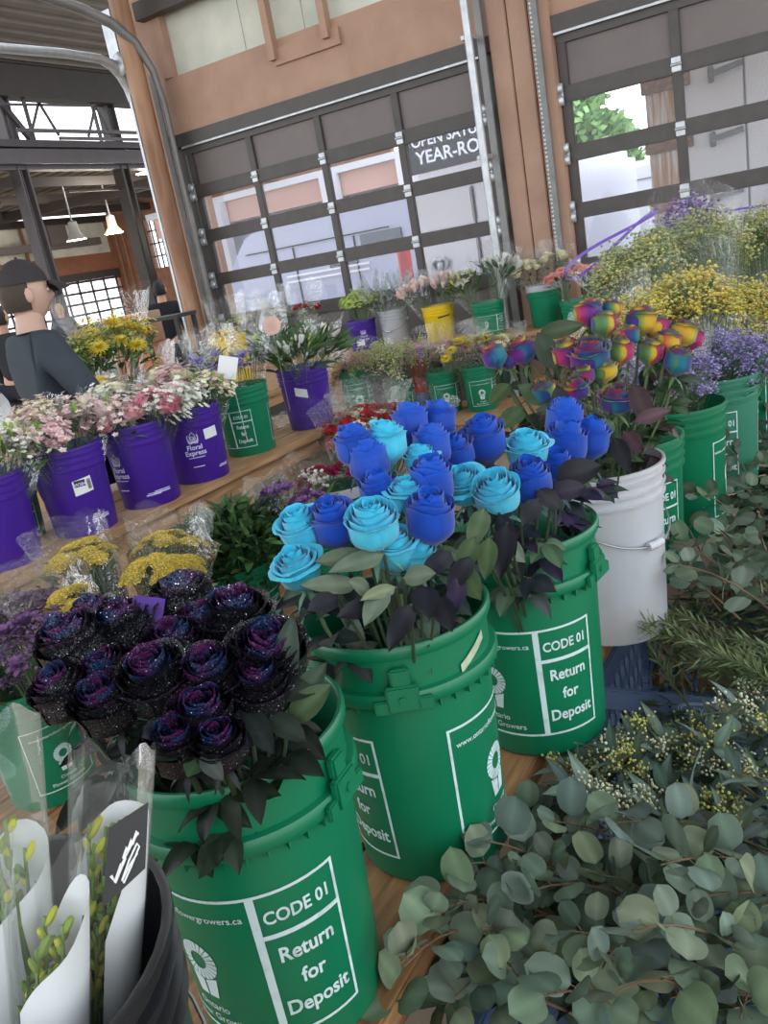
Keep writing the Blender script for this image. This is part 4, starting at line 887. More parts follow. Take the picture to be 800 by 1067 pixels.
# seeded eucalyptus
seeded = [(610, 800), (645, 795), (690, 785), (725, 775), (770, 770), (800, 780), (620, 840), (660, 820), (700, 810), (750, 810), (800, 830), (650, 860), (720, 850), (780, 860), (690, 800), (740, 790), (760, 755), (610, 825), (595, 845), (800, 745)]
SEED = [lin(188, 186, 110), lin(206, 206, 176), lin(178, 180, 100), lin(160, 166, 96), lin(196, 200, 170)]
cnt = {}
for i, (px, py) in enumerate(seeded):
    z = .55+.03*math.sin(i*1.3); tip = onz(px, py, z); k = 'left' if px < 665 else 'middle' if px < 745 else 'right'; cnt[k] = cnt.get(k, 0)+1
    d = V((rnd.uniform(-1, .2), rnd.uniform(-.8, .1), .25)).normalized(); base = tip-d*.18; base.z = max(.44, base.z-.03); dd = tip-base; L = dd.length*1.3
    sc = SEED[i % 5]; t = thing('seeded_eucalyptus', base, '%s seeded eucalyptus branch with %s seeds in the %s of its bed' % (ordn[cnt[k]-1], ('yellow green', 'white', 'lime', 'olive', 'cream')[i % 5], k), 'foliage', 'seeded eucalyptus')
    pp = sprig_path(L, dd, .12); m = MB(); m.tube(pp, [lerp(.003, .0012, q/6) for q in range(7)], 6, (.14, .13, .07)); m.build('stem', M_stem, t)
    m = MB()
    for q in range(13):
        u = .1+.9*(q+.5)/13; p, tg = path_at(pp, u); e = (Quaternion(tg, q*2.4+rnd.uniform(-.3, .3)) @ tg.orthogonal().normalized())+tg*rnd.uniform(.4, 1.2)
        if e.z < -.1: e.z *= -.5
        leaf(m, p, e, V((rnd.gauss(0, .4), rnd.gauss(0, .4), 1)), rnd.uniform(.065, .10), rnd.uniform(.022, .032), jit(rnd.choice([(.11, .17, .14), (.14, .195, .16), (.09, .14, .10)]), .15), .2, rnd.uniform(0, .4), 'lance', nv=7)
    m.build('leaves', M_waxy, t)
    m = MB()
    for q in range(7):
        p, tg = path_at(pp, rnd.uniform(.35, 1)); c = p+V((rnd.uniform(-.03, .03), rnd.uniform(-.03, .03), rnd.uniform(.01, .04)))
        for r in range(16): s = c+V((rnd.gauss(0, .011), rnd.gauss(0, .011), rnd.gauss(0, .009))); m.blob(s, rnd.uniform(.002, .0034), jit(sc, .15), nu=6, nv=4); m.tube([p, s], .0006, 3, (.2, .2, .1))
    m.build('seed_clusters', M_stem, t)
# narrow leaved branches
cnt = {}
for i in range(44):
    px = 640+(i*47) % 175; py = 618+(i*29) % 105
    if py > 680 and px < 725: px += 75
    z = .58+.04*math.sin(i*1.9); tip = onz(px, py, z); k = 'beside the white bucket' if px < 690 else 'in mid bed' if px < 755 else 'at the right edge'; cnt[k] = cnt.get(k, 0)+1
    d = V((rnd.uniform(-1, -.1), rnd.uniform(-.5, .3), .25)).normalized(); base = tip-d*.22; base.z = max(.45, base.z-.04); dd = tip-base; L = dd.length*1.2
    wds = ['fine', 'olive', 'upright', 'spreading', 'dark', 'brownish', 'feathery', 'short', 'long', 'bent', 'dull', 'soft', 'crossed', 'tangled', 'low', 'bushy', 'outer', 'wispy', 'curved', 'straight', 'light tipped', 'slim', 'thick']
    t = thing('narrow_leaf_branch', base, '%s narrow leaved green branch %s' % (wds[cnt[k]-1], k), 'foliage', 'narrow leaved branches'); pp = sprig_path(L, dd, .15)
    m = MB(); m.tube(pp, [lerp(.0028, .001, q/6) for q in range(7)], 5, (.12, .10, .05))
    m.build('stem', M_stem, t); m = MB(); cc = rnd.choice([(.10, .14, .055), (.085, .125, .055), (.13, .16, .065), (.12, .12, .07)])
    for q in range(64):
        u = .15+.85*(q+.5)/64; p, tg = path_at(pp, u); e = (Quaternion(tg, q*2.4+rnd.uniform(-.3, .3)) @ tg.orthogonal().normalized())+tg*rnd.uniform(.8, 1.8)
        leaf(m, p, e, V((rnd.gauss(0, .5), rnd.gauss(0, .5), 1)), rnd.uniform(.028, .048), .0055, jit(cc, .25), .2, rnd.uniform(-.1, .2), 'lance', nu=3, nv=4)
    m.build('leaves', M_waxy, t)
# ------------------------------------------------------------------ bouquet flowers
def petal_ring(m, n, r, L, W, tilt, cols, tip=None, z=0, shape='lance', off=0, curl=.15):
    for k in range(n):
        a = 2*PI*k/n+off; d = V((math.cos(a)*math.cos(tilt), math.sin(a)*math.cos(tilt), math.sin(tilt)))
        leaf(m, (math.cos(a)*r, math.sin(a)*r, z), d, V((-math.cos(a)*math.sin(tilt), -math.sin(a)*math.sin(tilt), math.cos(tilt))), L, W, jit(rnd.choice(cols), .1), .3, curl, shape, vein=tip, nu=3, nv=5)
FL = {}
def flower(kind, cols):
    k = (kind, tuple(cols))
    if k in FL: return FL[k]
    m = MB()
    if kind == 'lily':
        petal_ring(m, 3, .003, .05, .02, .7, cols, cols[-1], curl=.5); petal_ring(m, 3, .003, .048, .024, .8, cols, cols[-1], off=PI/3, curl=.5)
        for i in range(6): a = i*1.05; m.tube([(0, 0, 0), (.008*math.cos(a), .008*math.sin(a), .03)], .0012, 4, (.4, .35, .1))
    elif kind == 'rose':
        for q, (n, r, L, W, t_) in enumerate(((3, .002, .03, .026, 1.45), (4, .006, .034, .032, 1.25), (5, .009, .036, .036, 1.0), (5, .010, .036, .038, .7))): petal_ring(m, n, r, L, W, t_, cols, None, 0, 'pad', q*.6, .1-.1*q)
    elif kind == 'mum':
        for q in range(5): petal_ring(m, 9+2*q, .002, .016+.006*q, .008, 1.4-.27*q, cols, None, .01-.002*q, 'lance', q*.4)
    elif kind == 'tulip':
        petal_ring(m, 3, .006, .055, .03, 1.4, cols, None, 0, 'pad', 0, -.05); petal_ring(m, 3, .009, .05, .032, 1.32, cols, None, 0, 'pad', PI/3, -.05)
    elif kind == 'carnation':
        for q in range(6):
            for k_ in range(7):
                a = q*.5+k_*.9; ti = 1.45-.24*q; d = V((math.cos(a)*math.cos(ti), math.sin(a)*math.cos(ti), math.sin(ti))); leaf(m, (0, 0, .003), d, (rnd.gauss(0, 1), rnd.gauss(0, 1), .5), .028+.002*q, .022, jit(rnd.choice(cols), .15), .6, .1, 'pad', nu=3, nv=4)
    elif kind == 'umbel':                                        # yarrow head: flat dome of tiny florets
        for i in range(90):
            r_ = .036*math.sqrt(i/90); a = i*2.4; m.octa((r_*math.cos(a), r_*math.sin(a), .02-9*r_*r_+rnd.uniform(0, .003)), rnd.uniform(.0035, .0055), jit(rnd.choice(cols), .2))
        for i in range(9): a = i*.7; m.tube([(0, 0, -.03), (.02*math.cos(a), .02*math.sin(a), .008)], .001, 3, (.15, .2, .08))
    elif kind == 'spray':                                        # loose cluster of small blossoms
        for i in range(26):
            p = V((rnd.gauss(0, .018), rnd.gauss(0, .018), rnd.gauss(.01, .014)))
            for q in range(5): a = q*1.256+i; leaf(m, p, (math.cos(a), math.sin(a), .35), (0, 0, 1), .011, .008, jit(rnd.choice(cols), .15), .1, .1, 'pad', nu=3, nv=3)
            m.octa(p+V((0, 0, .002)), .002, cols[-1])
    elif kind == 'spike':
        for i in range(40):
            z = i/40*.11; a = i*2.4; r_ = .012*(1-.6*i/40); m.octa((r_*math.cos(a), r_*math.sin(a), z), .0055*(1.1-.5*i/40), jit(rnd.choice(cols), .2))
    elif kind == 'bud':
        m.blob((0, 0, .02), (.0065, .0065, .021), cols[0], nu=8, nv=6); leaf(m, (0, 0, 0), (.3, 0, 1), (1, 0, 0), .03, .008, (.10, .18, .05)); leaf(m, (0, 0, 0), (-.3, .1, 1), (-1, 0, 0), .03, .008, (.10, .18, .05))
    elif kind == 'papery':
        for q in range(3): petal_ring(m, 6, .003, .02+.006*q, .018, 1.3-.4*q, cols, None, 0, 'pad', q*.5)
    FL[k] = m.mesh('flower', M_tiny); return FL[k]
def sleeve(m, c0, ax, L, r0, r1, crk=.08, zig=.02, n=26, ny=9, s0=0, flare=1.0, flat=1, ux=None):
    ax = V(ax).normalized(); u = ax.orthogonal().normalized()
    if ux is not None: u = (V(ux)-ax*ax.dot(V(ux))).normalized()
    w_ = ax.cross(u); ph = [rnd.uniform(0, 6.28) for _ in range(5)]; rows = []
    for j in range(ny+1):
        v = j/ny; rows.append([])
        for i in range(n):
            a = 2*PI*i/n; cr = sum(math.sin(a*(2+k*2)+ph[k]+v*(k+1.3)*2)/(k+1.5) for k in range(5))
            r = lerp(r0, r1, v**flare)*(1+crk*cr*(.25+v)); zz = v*L+(zig*math.sin(a*2+ph[0])+zig*.6*math.sin(a*5+ph[1]))*v**3
            rows[-1].append(V(c0)+ax*zz+u*(r*math.cos(a))+w_*(r*math.sin(a)*flat))
    return m.grid(rows, wrap=True)
LEAFG = [(.05, .12, .03), (.07, .15, .04), (.04, .09, .03), (.10, .18, .06)]
def bouquet(base, ax, L, R, label, group, flowers=(), filler=(), leaves=(LEAFG, 14, .07, .018, 'lance'), slv=True, dome=.45, fs=1.0, up=.05, cat='bouquet', name='flower_bouquet', crk=.07, sr=1.18, mslv=None, stemc=(.10, .17, .06), spread=.8, flat=1, ux=None):
    base = V(base); ax = V(ax).normalized(); t = thing(name, base, label, cat, group); hc = ax*L; u = ax.orthogonal().normalized(); w_ = ax.cross(u)
    tot = sum(f[2] for f in flowers); seq = [f for f in flowers for _ in range(f[2])]; rnd.shuffle(seq); st = MB()
    def dpt(rr, a): return hc+(u*math.cos(a)+w_*math.sin(a))*rr+ax*(dome*R*(1-(rr/R)**2))
    for i, f in enumerate(seq):
        rr = R*math.sqrt((i+.4)/max(tot, 1))*.95; a = i*2.39996+rnd.uniform(-.3, .3); p = dpt(rr, a)+ax*rnd.uniform(-.25, .15)*R*.6
        dr = (ax+(u*math.cos(a)+w_*math.sin(a))*(rr/R)*spread+V((rnd.gauss(0, .15), rnd.gauss(0, .15), .1))).normalized()
        place('flower', flower(f[0], f[1]), t, None, p, rot_to(dr, rnd.uniform(0, 6)), fs*rnd.uniform(.85, 1.15)); st.tube([ax*L*.05, ax*L*.5+(p-hc)*.25, p], .0017, 4, stemc)
    for (cols, n, sz, r2) in filler:
        m = MB(); 
        nc = max(1, n//14)
        for c in range(nc):
            rr = R*r2*math.sqrt(rnd.random()); a = rnd.uniform(0, 6.28); p0 = dpt(rr, a)+ax*rnd.uniform(-.5, .25)*R; col0 = rnd.choice(cols)
            for q in range(14): p = p0+V((rnd.gauss(0, 1), rnd.gauss(0, 1), rnd.gauss(0, 1)))*sz*2.2; m.octa(p, sz*rnd.uniform(.6, 1.2), jit(col0, .2))
            st.tube([ax*L*.1, ax*L*.5+(p0-hc)*.35, p0], .001, 3, stemc)
        m.build('filler_flowers', M_tiny, t)['kind'] = 'stuff'
    if not seq and not filler:
        for i in range(8): st.tube([ax*L*.05, dpt(R*.5, i*.8)], .0017, 4, stemc)
    if leaves:
        lc, n, ll, lw, shp = leaves; m = MB()
        for i in range(n):
            rr = R*math.sqrt(rnd.random()); a = rnd.uniform(0, 6.28); p = dpt(rr, a)-ax*rnd.uniform(.1, 1.0)*R; d = (ax*rnd.uniform(.2, 1)+(u*math.cos(a)+w_*math.sin(a))*rnd.uniform(.3, 1)).normalized()
            leaf(m, p, d, V((rnd.gauss(0, .5), rnd.gauss(0, .5), 1)), ll*rnd.uniform(.7, 1.2), lw*rnd.uniform(.7, 1.2), jit(rnd.choice(lc), .2), .25, rnd.uniform(0, .5), shp, nu=3, nv=5)
        m.build('leaves', M_leaf, t)
    st.build('stems', M_stem, t)
    if slv: m = MB(); sleeve(m, ax*L*.12, ax, L*.88+R*(.35+dome)+up, .03, R*sr, crk, flat=flat, ux=ux); m.build('cellophane_sleeve', mslv or M_cello, t)
    return t
WHT, CRM, PNK, PCH, RED, DRD, PUR, LAV, YLW, LIM, ORG, GRN = [(.75, .74, .68), (.70, .72, .6)], [(.72, .66, .44), (.74, .70, .55)], [(.72, .46, .46), (.70, .38, .40), (.74, .58, .55)], [(.72, .46, .36), (.70, .55, .45)], [(.55, .02, .03), (.42, .01, .02)], [(.28, .01, .05), (.35, .02, .09)], [(.18, .06, .26), (.26, .10, .32), (.13, .05, .20)], [(.36, .30, .62), (.28, .22, .50), (.46, .40, .66)], [(.75, .58, .04), (.78, .66, .15)], [(.50, .62, .16), (.42, .55, .12), (.58, .66, .28)], [(.7, .25, .04)], [(.25, .40, .08), (.3, .46, .14)]
BLUSH = [(.78, .62, .58), (.76, .68, .60), (.72, .50, .50)]
def F(k, c, n): return (k, tuple(c), n)
def tiltd(az, t): return V((math.cos(D(az))*t, math.sin(D(az))*t, 1))

# ---- purple row on the pale bench
zb = .78
def on(px, py, z): p = onz(px, py, z); return V((p.x, p.y, 0))
PB = [(-2.73, 1.73, .33, 'purple bucket cut by the left frame edge, pink and green bouquets', 0), (-2.70, 2.075, .34, 'purple bucket with a black and white price sticker', 20), (-2.665, 2.405, .345, 'purple bucket with a scuffed side, lotus logo turned left', -52), (-2.665, 2.735, .33, 'purple bucket with white lotus logo facing out', -4)]
pbs = []
for x, y, H, l_, off in PB: pbs.append(bucket('purple_bucket', (x, y, zb), l_, M_purple, H, .142, face(x, y)+D(off), 'lotus' if off in (-52, -4) else 'x', 'purple buckets'))
bx = pbs[1]; sticker(bx, .129, face(-2.70, 2.075)+D(12), .165, .222, .55, M_paper, 'price_sticker', .008, True, 'W384')
m = MB(); rr_ = lambda z: .124; a_ = face(-2.7, 2.075)+D(28); arc(m, rr_, a_-.3, a_+.3, .055, .060, .002); arc(m, rr_, a_-.26, a_+.3, .064, .067, .002); m.build('printed_lines', M_pprint, bx, False)
bx = pbs[2]; m = MB(); a_ = face(*PB[2][:2])+D(22); arc(m, rr_, a_-.3, a_+.3, .055, .060, .002); arc(m, rr_, a_-.26, a_+.3, .064, .067, .002); m.build('printed_lines', M_pprint, bx, False)
bx = pbs[3]; sticker(bx, .131, face(-2.665, 2.642)+D(33), .19, .235, .5, M_paper, 'blank_sticker', .004)
x, y = -2.72, 3.17; gb = bucket('green_bucket', (x, y, zb), 'green bucket on the purple row, holding purple statice', M_greenb, .335, .142, face(x, y)-D(34), 'green', 'bench green buckets')
x, y = -2.68, 3.66; pl = bucket('purple_bucket', (x, y, zb), 'purple bucket with tilted blank sticker, white lily bouquet', M_purple, .325, .142, face(x, y), 'x', 'purple buckets')
sticker(pl, .131, face(x, y)-D(12), .18, .225, .5, M_paper, 'blank_sticker', -.02)
x, y = -2.95, 1.96; bucket('green_bucket', (x, y, zb), 'small white rimmed green bucket behind two purple ones', M_green, .25, .105, face(x, y), 'green', 'bench green buckets', M_wht)
def bq(B, z, az, t, L, R, label, group, *a, **k):
    if group == 'mixed pastel bouquets': L -= .045; R *= 1.12; k.setdefault('fs', 1.45); k.setdefault('up', .0); a = ([(f[0], f[1], int(f[2]*1.5)+1) for f in a[0]],)+tuple(a[1:])
    o = V((math.cos(D(az)), math.sin(D(az)), 0)); return bouquet(V((B[0], B[1], z+.03))+o*.035, tiltd(az, t), L, R, label, group, *a, **k)
MIX = 'mixed pastel bouquets'
P0, P1, P2, P3, P4, P5 = PB[0], PB[1], PB[2], PB[3], (-2.72, 3.17), (-2.68, 3.66)
bq(P0, zb, -60, .2, .40, .10, 'green and cream bouquet at the left frame edge', MIX, [F('mum', GRN, 3), F('spray', CRM, 4), F('bud', WHT, 4)], [(GRN, 60, .005, 1)])
bq(P0, zb, 60, .25, .42, .09, 'green leafy bouquet with blush lily behind left purple bucket', MIX, [F('lily', BLUSH, 2), F('spray', WHT, 4), F('bud', GRN, 4)], [(GRN, 60, .005, 1)])
bq(P1, zb, -75, .3, .40, .085, 'blush lily and pink spray bouquet left in price sticker bucket', MIX, [F('lily', PCH, 2), F('spray', PNK, 4), F('bud', GRN, 4), F('spray', WHT, 3)], [(PNK, 40, .004, 1)])
bq(P1, zb, 90, .25, .43, .085, 'pink and white spray bouquet right in price sticker bucket', MIX, [F('spray', BLUSH, 6), F('rose', BLUSH, 2), F('bud', GRN, 5)], [(WHT, 40, .004, 1)])
bq(P1, zb, 180, .15, .46, .085, 'pale bouquet in loose cellophane behind price sticker bucket', MIX, [F('spray', CRM, 5), F('spray', PNK, 3)], [(GRN, 60, .005, 1)])
bq(P2, zb, -80, .25, .40, .08, 'pink rose and white bouquet left in the scuffed bucket', MIX, [F('rose', PNK, 4), F('spray', BLUSH, 4), F('bud', GRN, 3)], [(WHT, 40, .004, 1)])
bq(P2, zb, 30, .25, .40, .08, 'deep pink rose bouquet right in the scuffed bucket', MIX, [F('rose', [(.6, .2, .28), (.7, .36, .4)], 4), F('spray', WHT, 4)], [(PCH, 40, .004, 1)])
bq(P2, zb, 180, .15, .46, .08, 'white lisianthus bouquet behind the scuffed bucket', MIX, [F('spray', WHT, 6), F('rose', CRM, 2)], [(PNK, 40, .004, 1)])
bq(P3, zb, -60, .25, .40, .08, 'white spray bouquet left in the lotus logo bucket', MIX, [F('spray', WHT, 6), F('rose', BLUSH, 2)], [(PNK, 40, .004, 1)])
bq(P3, zb, 60, .28, .40, .08, 'blush rose bouquet right in the lotus logo bucket', MIX, [F('rose', BLUSH, 4), F('spray', CRM, 3), F('bud', GRN, 4)], [(GRN, 40, .004, 1)])
bq(P3, zb, 180, .1, .45, .08, 'pink and cream bouquet behind the lotus logo bucket', MIX, [F('spray', PNK, 4), F('rose', CRM, 3)], [(WHT, 40, .004, 1)])
bq(P4, zb, -70, .15, .40, .085, 'purple statice bouquet with white card in green bucket', 'statice bouquets', [F('papery', PUR, 6), F('spray', LAV, 4)], [(LAV, 70, .005, 1)], up=.09)
bq(P4, zb, 80, .2, .42, .085, 'lavender and white bouquet right in statice bucket', 'statice bouquets', [F('papery', LAV, 4), F('spray', WHT, 4)], [(PUR, 70, .005, 1)], up=.08)
bq(P4, zb, 200, .2, .46, .08, 'pale lilac bouquet behind the statice bucket', 'statice bouquets', [F('spray', LAV, 5), F('spray', WHT, 3)], [(LAV, 40, .004, 1)], up=.08)
t = thing('price_card', at(237, 383, 3.75), 'white price card tucked in the statice wrapping', 'card'); m = MB(); m.box((0, 0, 0), (.085, .003, .10), rot=rot_to(CAMD(t.location)).to_matrix() @ Matrix.Rotation(PI/2, 3, 'X') @ Matrix.Rotation(-.35, 3, 'Y')); m.build('card', M_paper, t, False); m = MB(); m.tube([(0, .01, -.04), (0, .02, -.35)], .002, 5, (.5, .5, .5)); m.build('stick', M_any, t)
bq(P5, zb, -60, .28, .40, .12, 'white budded lily bouquet left in sticker bucket, thick green leaves', 'lily bouquets', [F('bud', WHT, 7), F('tulip', WHT, 3), F('bud', LIM, 3)], (), (LEAFG[:3], 70, .13, .026, 'lance'), sr=1.1)
bq(P5, zb, 70, .3, .42, .12, 'white budded lily bouquet right in sticker bucket', 'lily bouquets', [F('bud', WHT, 7), F('tulip', WHT, 3), F('bud', LIM, 3)], (), (LEAFG[:3], 70, .13, .026, 'lance'), sr=1.1)
bq(P5, zb, 190, .2, .46, .11, 'lily bouquet in tall cellophane behind the sticker bucket', 'lily bouquets', [F('bud', WHT, 5), F('tulip', LIM, 3)], (), (LEAFG[:3], 50, .12, .024, 'lance'), up=.16)
p = at(283, 339, 4.0); t = thing('round_tag', p, 'round pinkish paper tag standing in the lily bouquet', 'tag'); m = MB(); m.xf = rot_to(CAMD(p)).to_matrix().to_4x4(); m.lathe([(0, 0), (.042, 0), (.044, .001), (.044, .004), (0, .004)], 28); m.build('disc', mat('kraft_pink', lin(206, 170, 156), .7), t); m = MB(); m.xf = rot_to(CAMD(p)).to_matrix().to_4x4()
for k in range(6): m.bar((-.02, .02-.008*k, .0048), (.02-.004*(k % 3), .02-.008*k, .0048), .0006, .0025)
m.build('print_lines', mat('brown_ink', lin(150, 110, 100), .7), t); m = MB(); m.tube([(0, 0, -.02), (0, 0, -.42)], .0012, 5, (.3, .34, .25)); m.build('stick', M_any, t)

# ---- low shelf: statice, yarrow, dark foliage, green bucket, dark red bouquets
zl = .28
S1 = on(20, 707, .64); bucket('green_bucket', (S1.x, S1.y, zl), 'green bucket of purple statice at left, logo panel outward', M_greenb, .36, .145, face(S1.x, S1.y)+D(62), 'green', 'low shelf green buckets')
S2 = V((-1.93, 1.58, 0)); bucket('green_bucket', (S2.x, S2.y, zl), 'green bucket hidden under the wrapped yarrow', M_green, .36, .145, face(S2.x, S2.y), 'green', 'low shelf green buckets')
S3 = on(245, 585, .64); bucket('green_bucket', (S3.x, S3.y, zl), 'green bucket of dark glossy foliage', M_greenb, .36, .145, face(S3.x, S3.y)+D(38), 'green', 'low shelf green buckets')
S4 = V((-1.80, 2.33, 0)); bucket('green_bucket', (S4.x, S4.y, zl), 'green bucket behind the foliage bucket, partly hidden by turquoise roses', M_green, .36, .145, face(S4.x, S4.y)-D(30), 'green', 'low shelf green buckets')
S5 = V((-2.12, 3.0, 0)); bucket('green_bucket', (S5.x, S5.y, zl), 'white rimmed green bucket of dark red bouquets', M_green, .36, .15, face(S5.x, S5.y)+D(90), 'green', 'low shelf green buckets', M_wht)
for k, (az, t_, px, lb_) in enumerate(((-90, .35, 0, 'wrapped purple statice bouquet at left frame edge'), (0, .3, 0, 'wrapped purple statice bouquet nearest the black roses'), (120, .3, 0, 'wrapped purple statice bouquet at the rear of its bucket'), (200, .25, 0, 'wrapped lilac statice bouquet behind the others'))):
    bq(S1, zl, az, t_, .47, .135, lb_, 'low statice bouquets', [F('papery', [(.13, .06, .17), (.20, .10, .24)], 9)], [([(.12, .06, .15), (.2, .1, .25), (.08, .05, .09)], 560, .007, 1)], crk=.12, fs=1.4)
YR = [(.62, .44, .05), (.70, .54, .10), (.55, .40, .06)]
for az, t_, L_, lb_, n in ((-100, .38, .46, 'wrapped mustard yarrow bouquet leaning left', 16), (0, .22, .47, 'wrapped mustard yarrow bouquet at centre, largest', 18), (100, .35, .48, 'wrapped mustard yarrow bouquet leaning right', 14), (200, .2, .52, 'wrapped mustard yarrow bouquet at the back', 12)):
    bq(S2, zl, az, t_, L_+.06, .105, lb_, 'yarrow bouquets', [F('umbel', YR, n)], (), ([(.12, .16, .08), (.16, .2, .1)], 12, .06, .02, 'lance'), crk=.14, fs=.95, sr=1.25)
DG = [(.025, .075, .018), (.04, .10, .025), (.06, .13, .035), (.02, .055, .02)]
for az, t_, lb_ in ((-110, .4, 'leafy dark green branch bunch leaning left'), (-20, .3, 'leafy dark green branch bunch at the front'), (60, .4, 'leafy dark green branch bunch leaning right'), (170, .25, 'leafy dark green branch bunch at the back'), (0, 0, 'leafy dark green branch bunch in the middle, tallest')):
    bq(S3, zl, az, t_, (.45 if t_ else .5), .145, lb_, 'dark foliage bunches', (), (), (DG, 260, .06, .028, 'rose'), slv=False, cat='foliage', name='foliage_bunch')
for az, t_, lb_, cc in ((-90, .3, 'dark red carnation bouquet left in the white rimmed bucket', DRD), (0, .15, 'crimson carnation bouquet front in the white rimmed bucket', [(.35, .02, .09), (.45, .05, .12)]), (80, .3, 'dark red bouquet right in the white rimmed bucket', DRD)):
    bq(S5, zl, az, t_, .42, .09, lb_, 'dark red bouquets', [F('carnation', cc, 7), F('spray', WHT, 2)], [(DRD, 40, .005, 1), (GRN, 40, .004, 1)], crk=.12, up=.07)
for px, py, d, lb_ in ((265, 510, 2.95, 'purple statice bouquet in cellophane lying by the foliage bucket'), (292, 520, 2.9, 'lilac statice bouquet in cellophane behind the turquoise roses')):
    q = at(px, py, d); bouquet((q.x+.1, q.y+.1, .66), (-.35, -.2, 1), max(.12, q.z-.7), .08, lb_, 'shelf statice bouquets', [F('papery', PUR, 7)], [(LAV, 60, .005, 1)], crk=.15, up=.03)
    bucket('green_bucket', (q.x+.1, q.y+.1, zl), 'green bucket under the %s statice behind the foliage' % ('purple' if px < 280 else 'lilac'), M_green, .36, .10, None, 'x', 'low shelf green buckets')
# red rose bouquets in a tray further along the low shelf
RB = on(374, 446, .74)
bucket('green_bucket', (RB.x, RB.y, 0), 'green bucket under the scarlet rose bouquets', M_green, .6, .16, face(RB.x, RB.y), 'green', 'floor buckets')
for az, t_, lb_, fl in ((180, .45, 'scarlet rose bouquet left in crumpled cellophane', RED), (-60, .35, 'scarlet rose bouquet at the front in crumpled cellophane', RED), (30, .5, 'scarlet and peach bouquet right in crumpled cellophane', PCH), (110, .4, 'scarlet rose bouquet at the back in crumpled cellophane', RED), (0, .1, 'cream and red bouquet in the middle of the scarlet ones', RED)):
    bq((RB.x, RB.y), .2, az, t_, .53, .17, lb_, 'scarlet bouquets', [F('rose', RED, 8), F('rose', fl, 3), F('spray', CRM, 5)], [(WHT, 30, .005, 1)], crk=.16, up=.08, fs=1.1)
# pale bouquets on the floor behind the bench, seen between the buckets
for px, py, d, lb_, c_ in ((380+0, 0, 0, '', 0),)[:0]: pass

# ---- wall bench row
zw = .78
WB = [(375, 333, M_purple, 'purple bucket on the wall bench with lime mums', 'lotus', None), (408, 322, M_wht, 'white bucket with bail on the wall bench', 'x', None), (455, 318, M_yel, 'yellow bucket on the wall bench, blush tulips', 'x', None), (507, 314, M_greenb, 'green bucket on the wall bench with white lilies, pot logo', 'green', None), (565, 295, M_greenb, 'white rimmed green bucket before the boarded pillar', 'x', M_wht), (601, 312, M_greenb, 'green bucket of coral carnations right of the pillar', 'x', None)]
W = []
for px, py, m_, l_, k_, rim in WB:
    p = onz(px, py, 1.10); y = min(6.88, max(6.72, p.y)); s_ = y/p.y; p = ony(px, py, y); W.append(V((p.x, y, 0))); H_ = p.z-zw
    o = bucket('wall_bench_bucket', (p.x, y, zw), l_, m_, H_-(.02 if rim else 0), .142, face(p.x, y)+D(30 if k_ == 'green' else 4), k_, 'wall bench buckets', rim, face(p.x, y)+D(-25) if m_ is M_wht else None)
    if k_ == 'lotus': sticker(o, .126, face(p.x, y)-D(14), .05, .10, .6, M_paper, 'blank_sticker')
    if m_ is M_yel: sticker(o, .1355, face(p.x, y)+D(20), H_-.10, H_-.088, .8, M_seam, 'tape_strip', .01)
def wq(i, az, t_, L, R, lb_, *a, **k):
    k.setdefault('fs', 1.5); k.setdefault('crk', .1); a = ([(f[0], f[1], int(f[2]*1.7)) for f in a[0]],)+tuple(a[1:]); R *= 1.1
    return bq(W[i], zw, az, t_, L, R, lb_, 'wall bench bouquets', *a, **k)
wq(0, -60, .15, .40, .13, 'lime green mum bouquet left in the purple wall bucket', [F('mum', LIM, 9), F('spray', LIM, 6)], [(GRN, 60, .008, 1)], slv=False); wq(0, 60, .15, .42, .12, 'lime green mum bouquet right in the purple wall bucket', [F('mum', LIM, 8), F('spray', CRM, 3)], [(LIM, 60, .008, 1)], slv=False)
SIL = [(.55, .6, .62), (.45, .5, .52), (.65, .68, .7)]
wq(1, -120, .25, .44, .13, 'silvery grey filler bouquet left in the white wall bucket', [F('spike', SIL, 8)], [(SIL, 200, .006, 1)], (SIL, 40, .06, .012, 'lance')); wq(1, 20, .25, .44, .13, 'silvery grey filler bouquet right in the white wall bucket', [F('spike', SIL, 8)], [(SIL, 200, .006, 1)], (SIL, 40, .06, .012, 'lance'))
wq(2, -150, .3, .42, .12, 'blush tulip bouquet left in the yellow bucket', [F('tulip', BLUSH, 11)], [(LAV, 50, .005, 1)]); wq(2, 0, .25, .42, .12, 'blush tulip bouquet right in the yellow bucket', [F('tulip', BLUSH, 11)], [(PNK, 50, .005, 1)])
wq(3, 180, .4, .44, .13, 'white lily bouquet leaning left in the wall bucket', [F('lily', WHT, 6), F('bud', LIM, 4)], (), (LEAFG, 45, .10, .024, 'lance')); wq(3, 20, .25, .50, .13, 'tall white tulip and leaf bouquet in the wall bucket', [F('tulip', WHT, 7)], (), ([(.10, .17, .10), (.2, .28, .2)], 40, .15, .03, 'lance'), up=.1)
wq(4, 200, .2, .42, .12, 'cream rose bouquet left in white rimmed bucket', [F('rose', CRM, 9)], (), up=.06, fs=1.3); wq(4, 30, .2, .46, .12, 'cream and grey leaf bouquet right in white rimmed bucket', [F('rose', CRM, 4)], (), ([(.2, .28, .2)], 30, .10, .02, 'lance'), up=.08)
CORAL = [(.78, .34, .30), (.76, .42, .38)]
wq(5, -150, .25, .36, .10, 'coral carnation bouquet left of the pair by the pillar', [F('carnation', CORAL, 8)], (), slv=False, fs=1.2); wq(5, 20, .25, .36, .10, 'coral carnation bouquet right of the pair by the pillar', [F('carnation', CORAL, 8)], (), slv=False, fs=1.2)
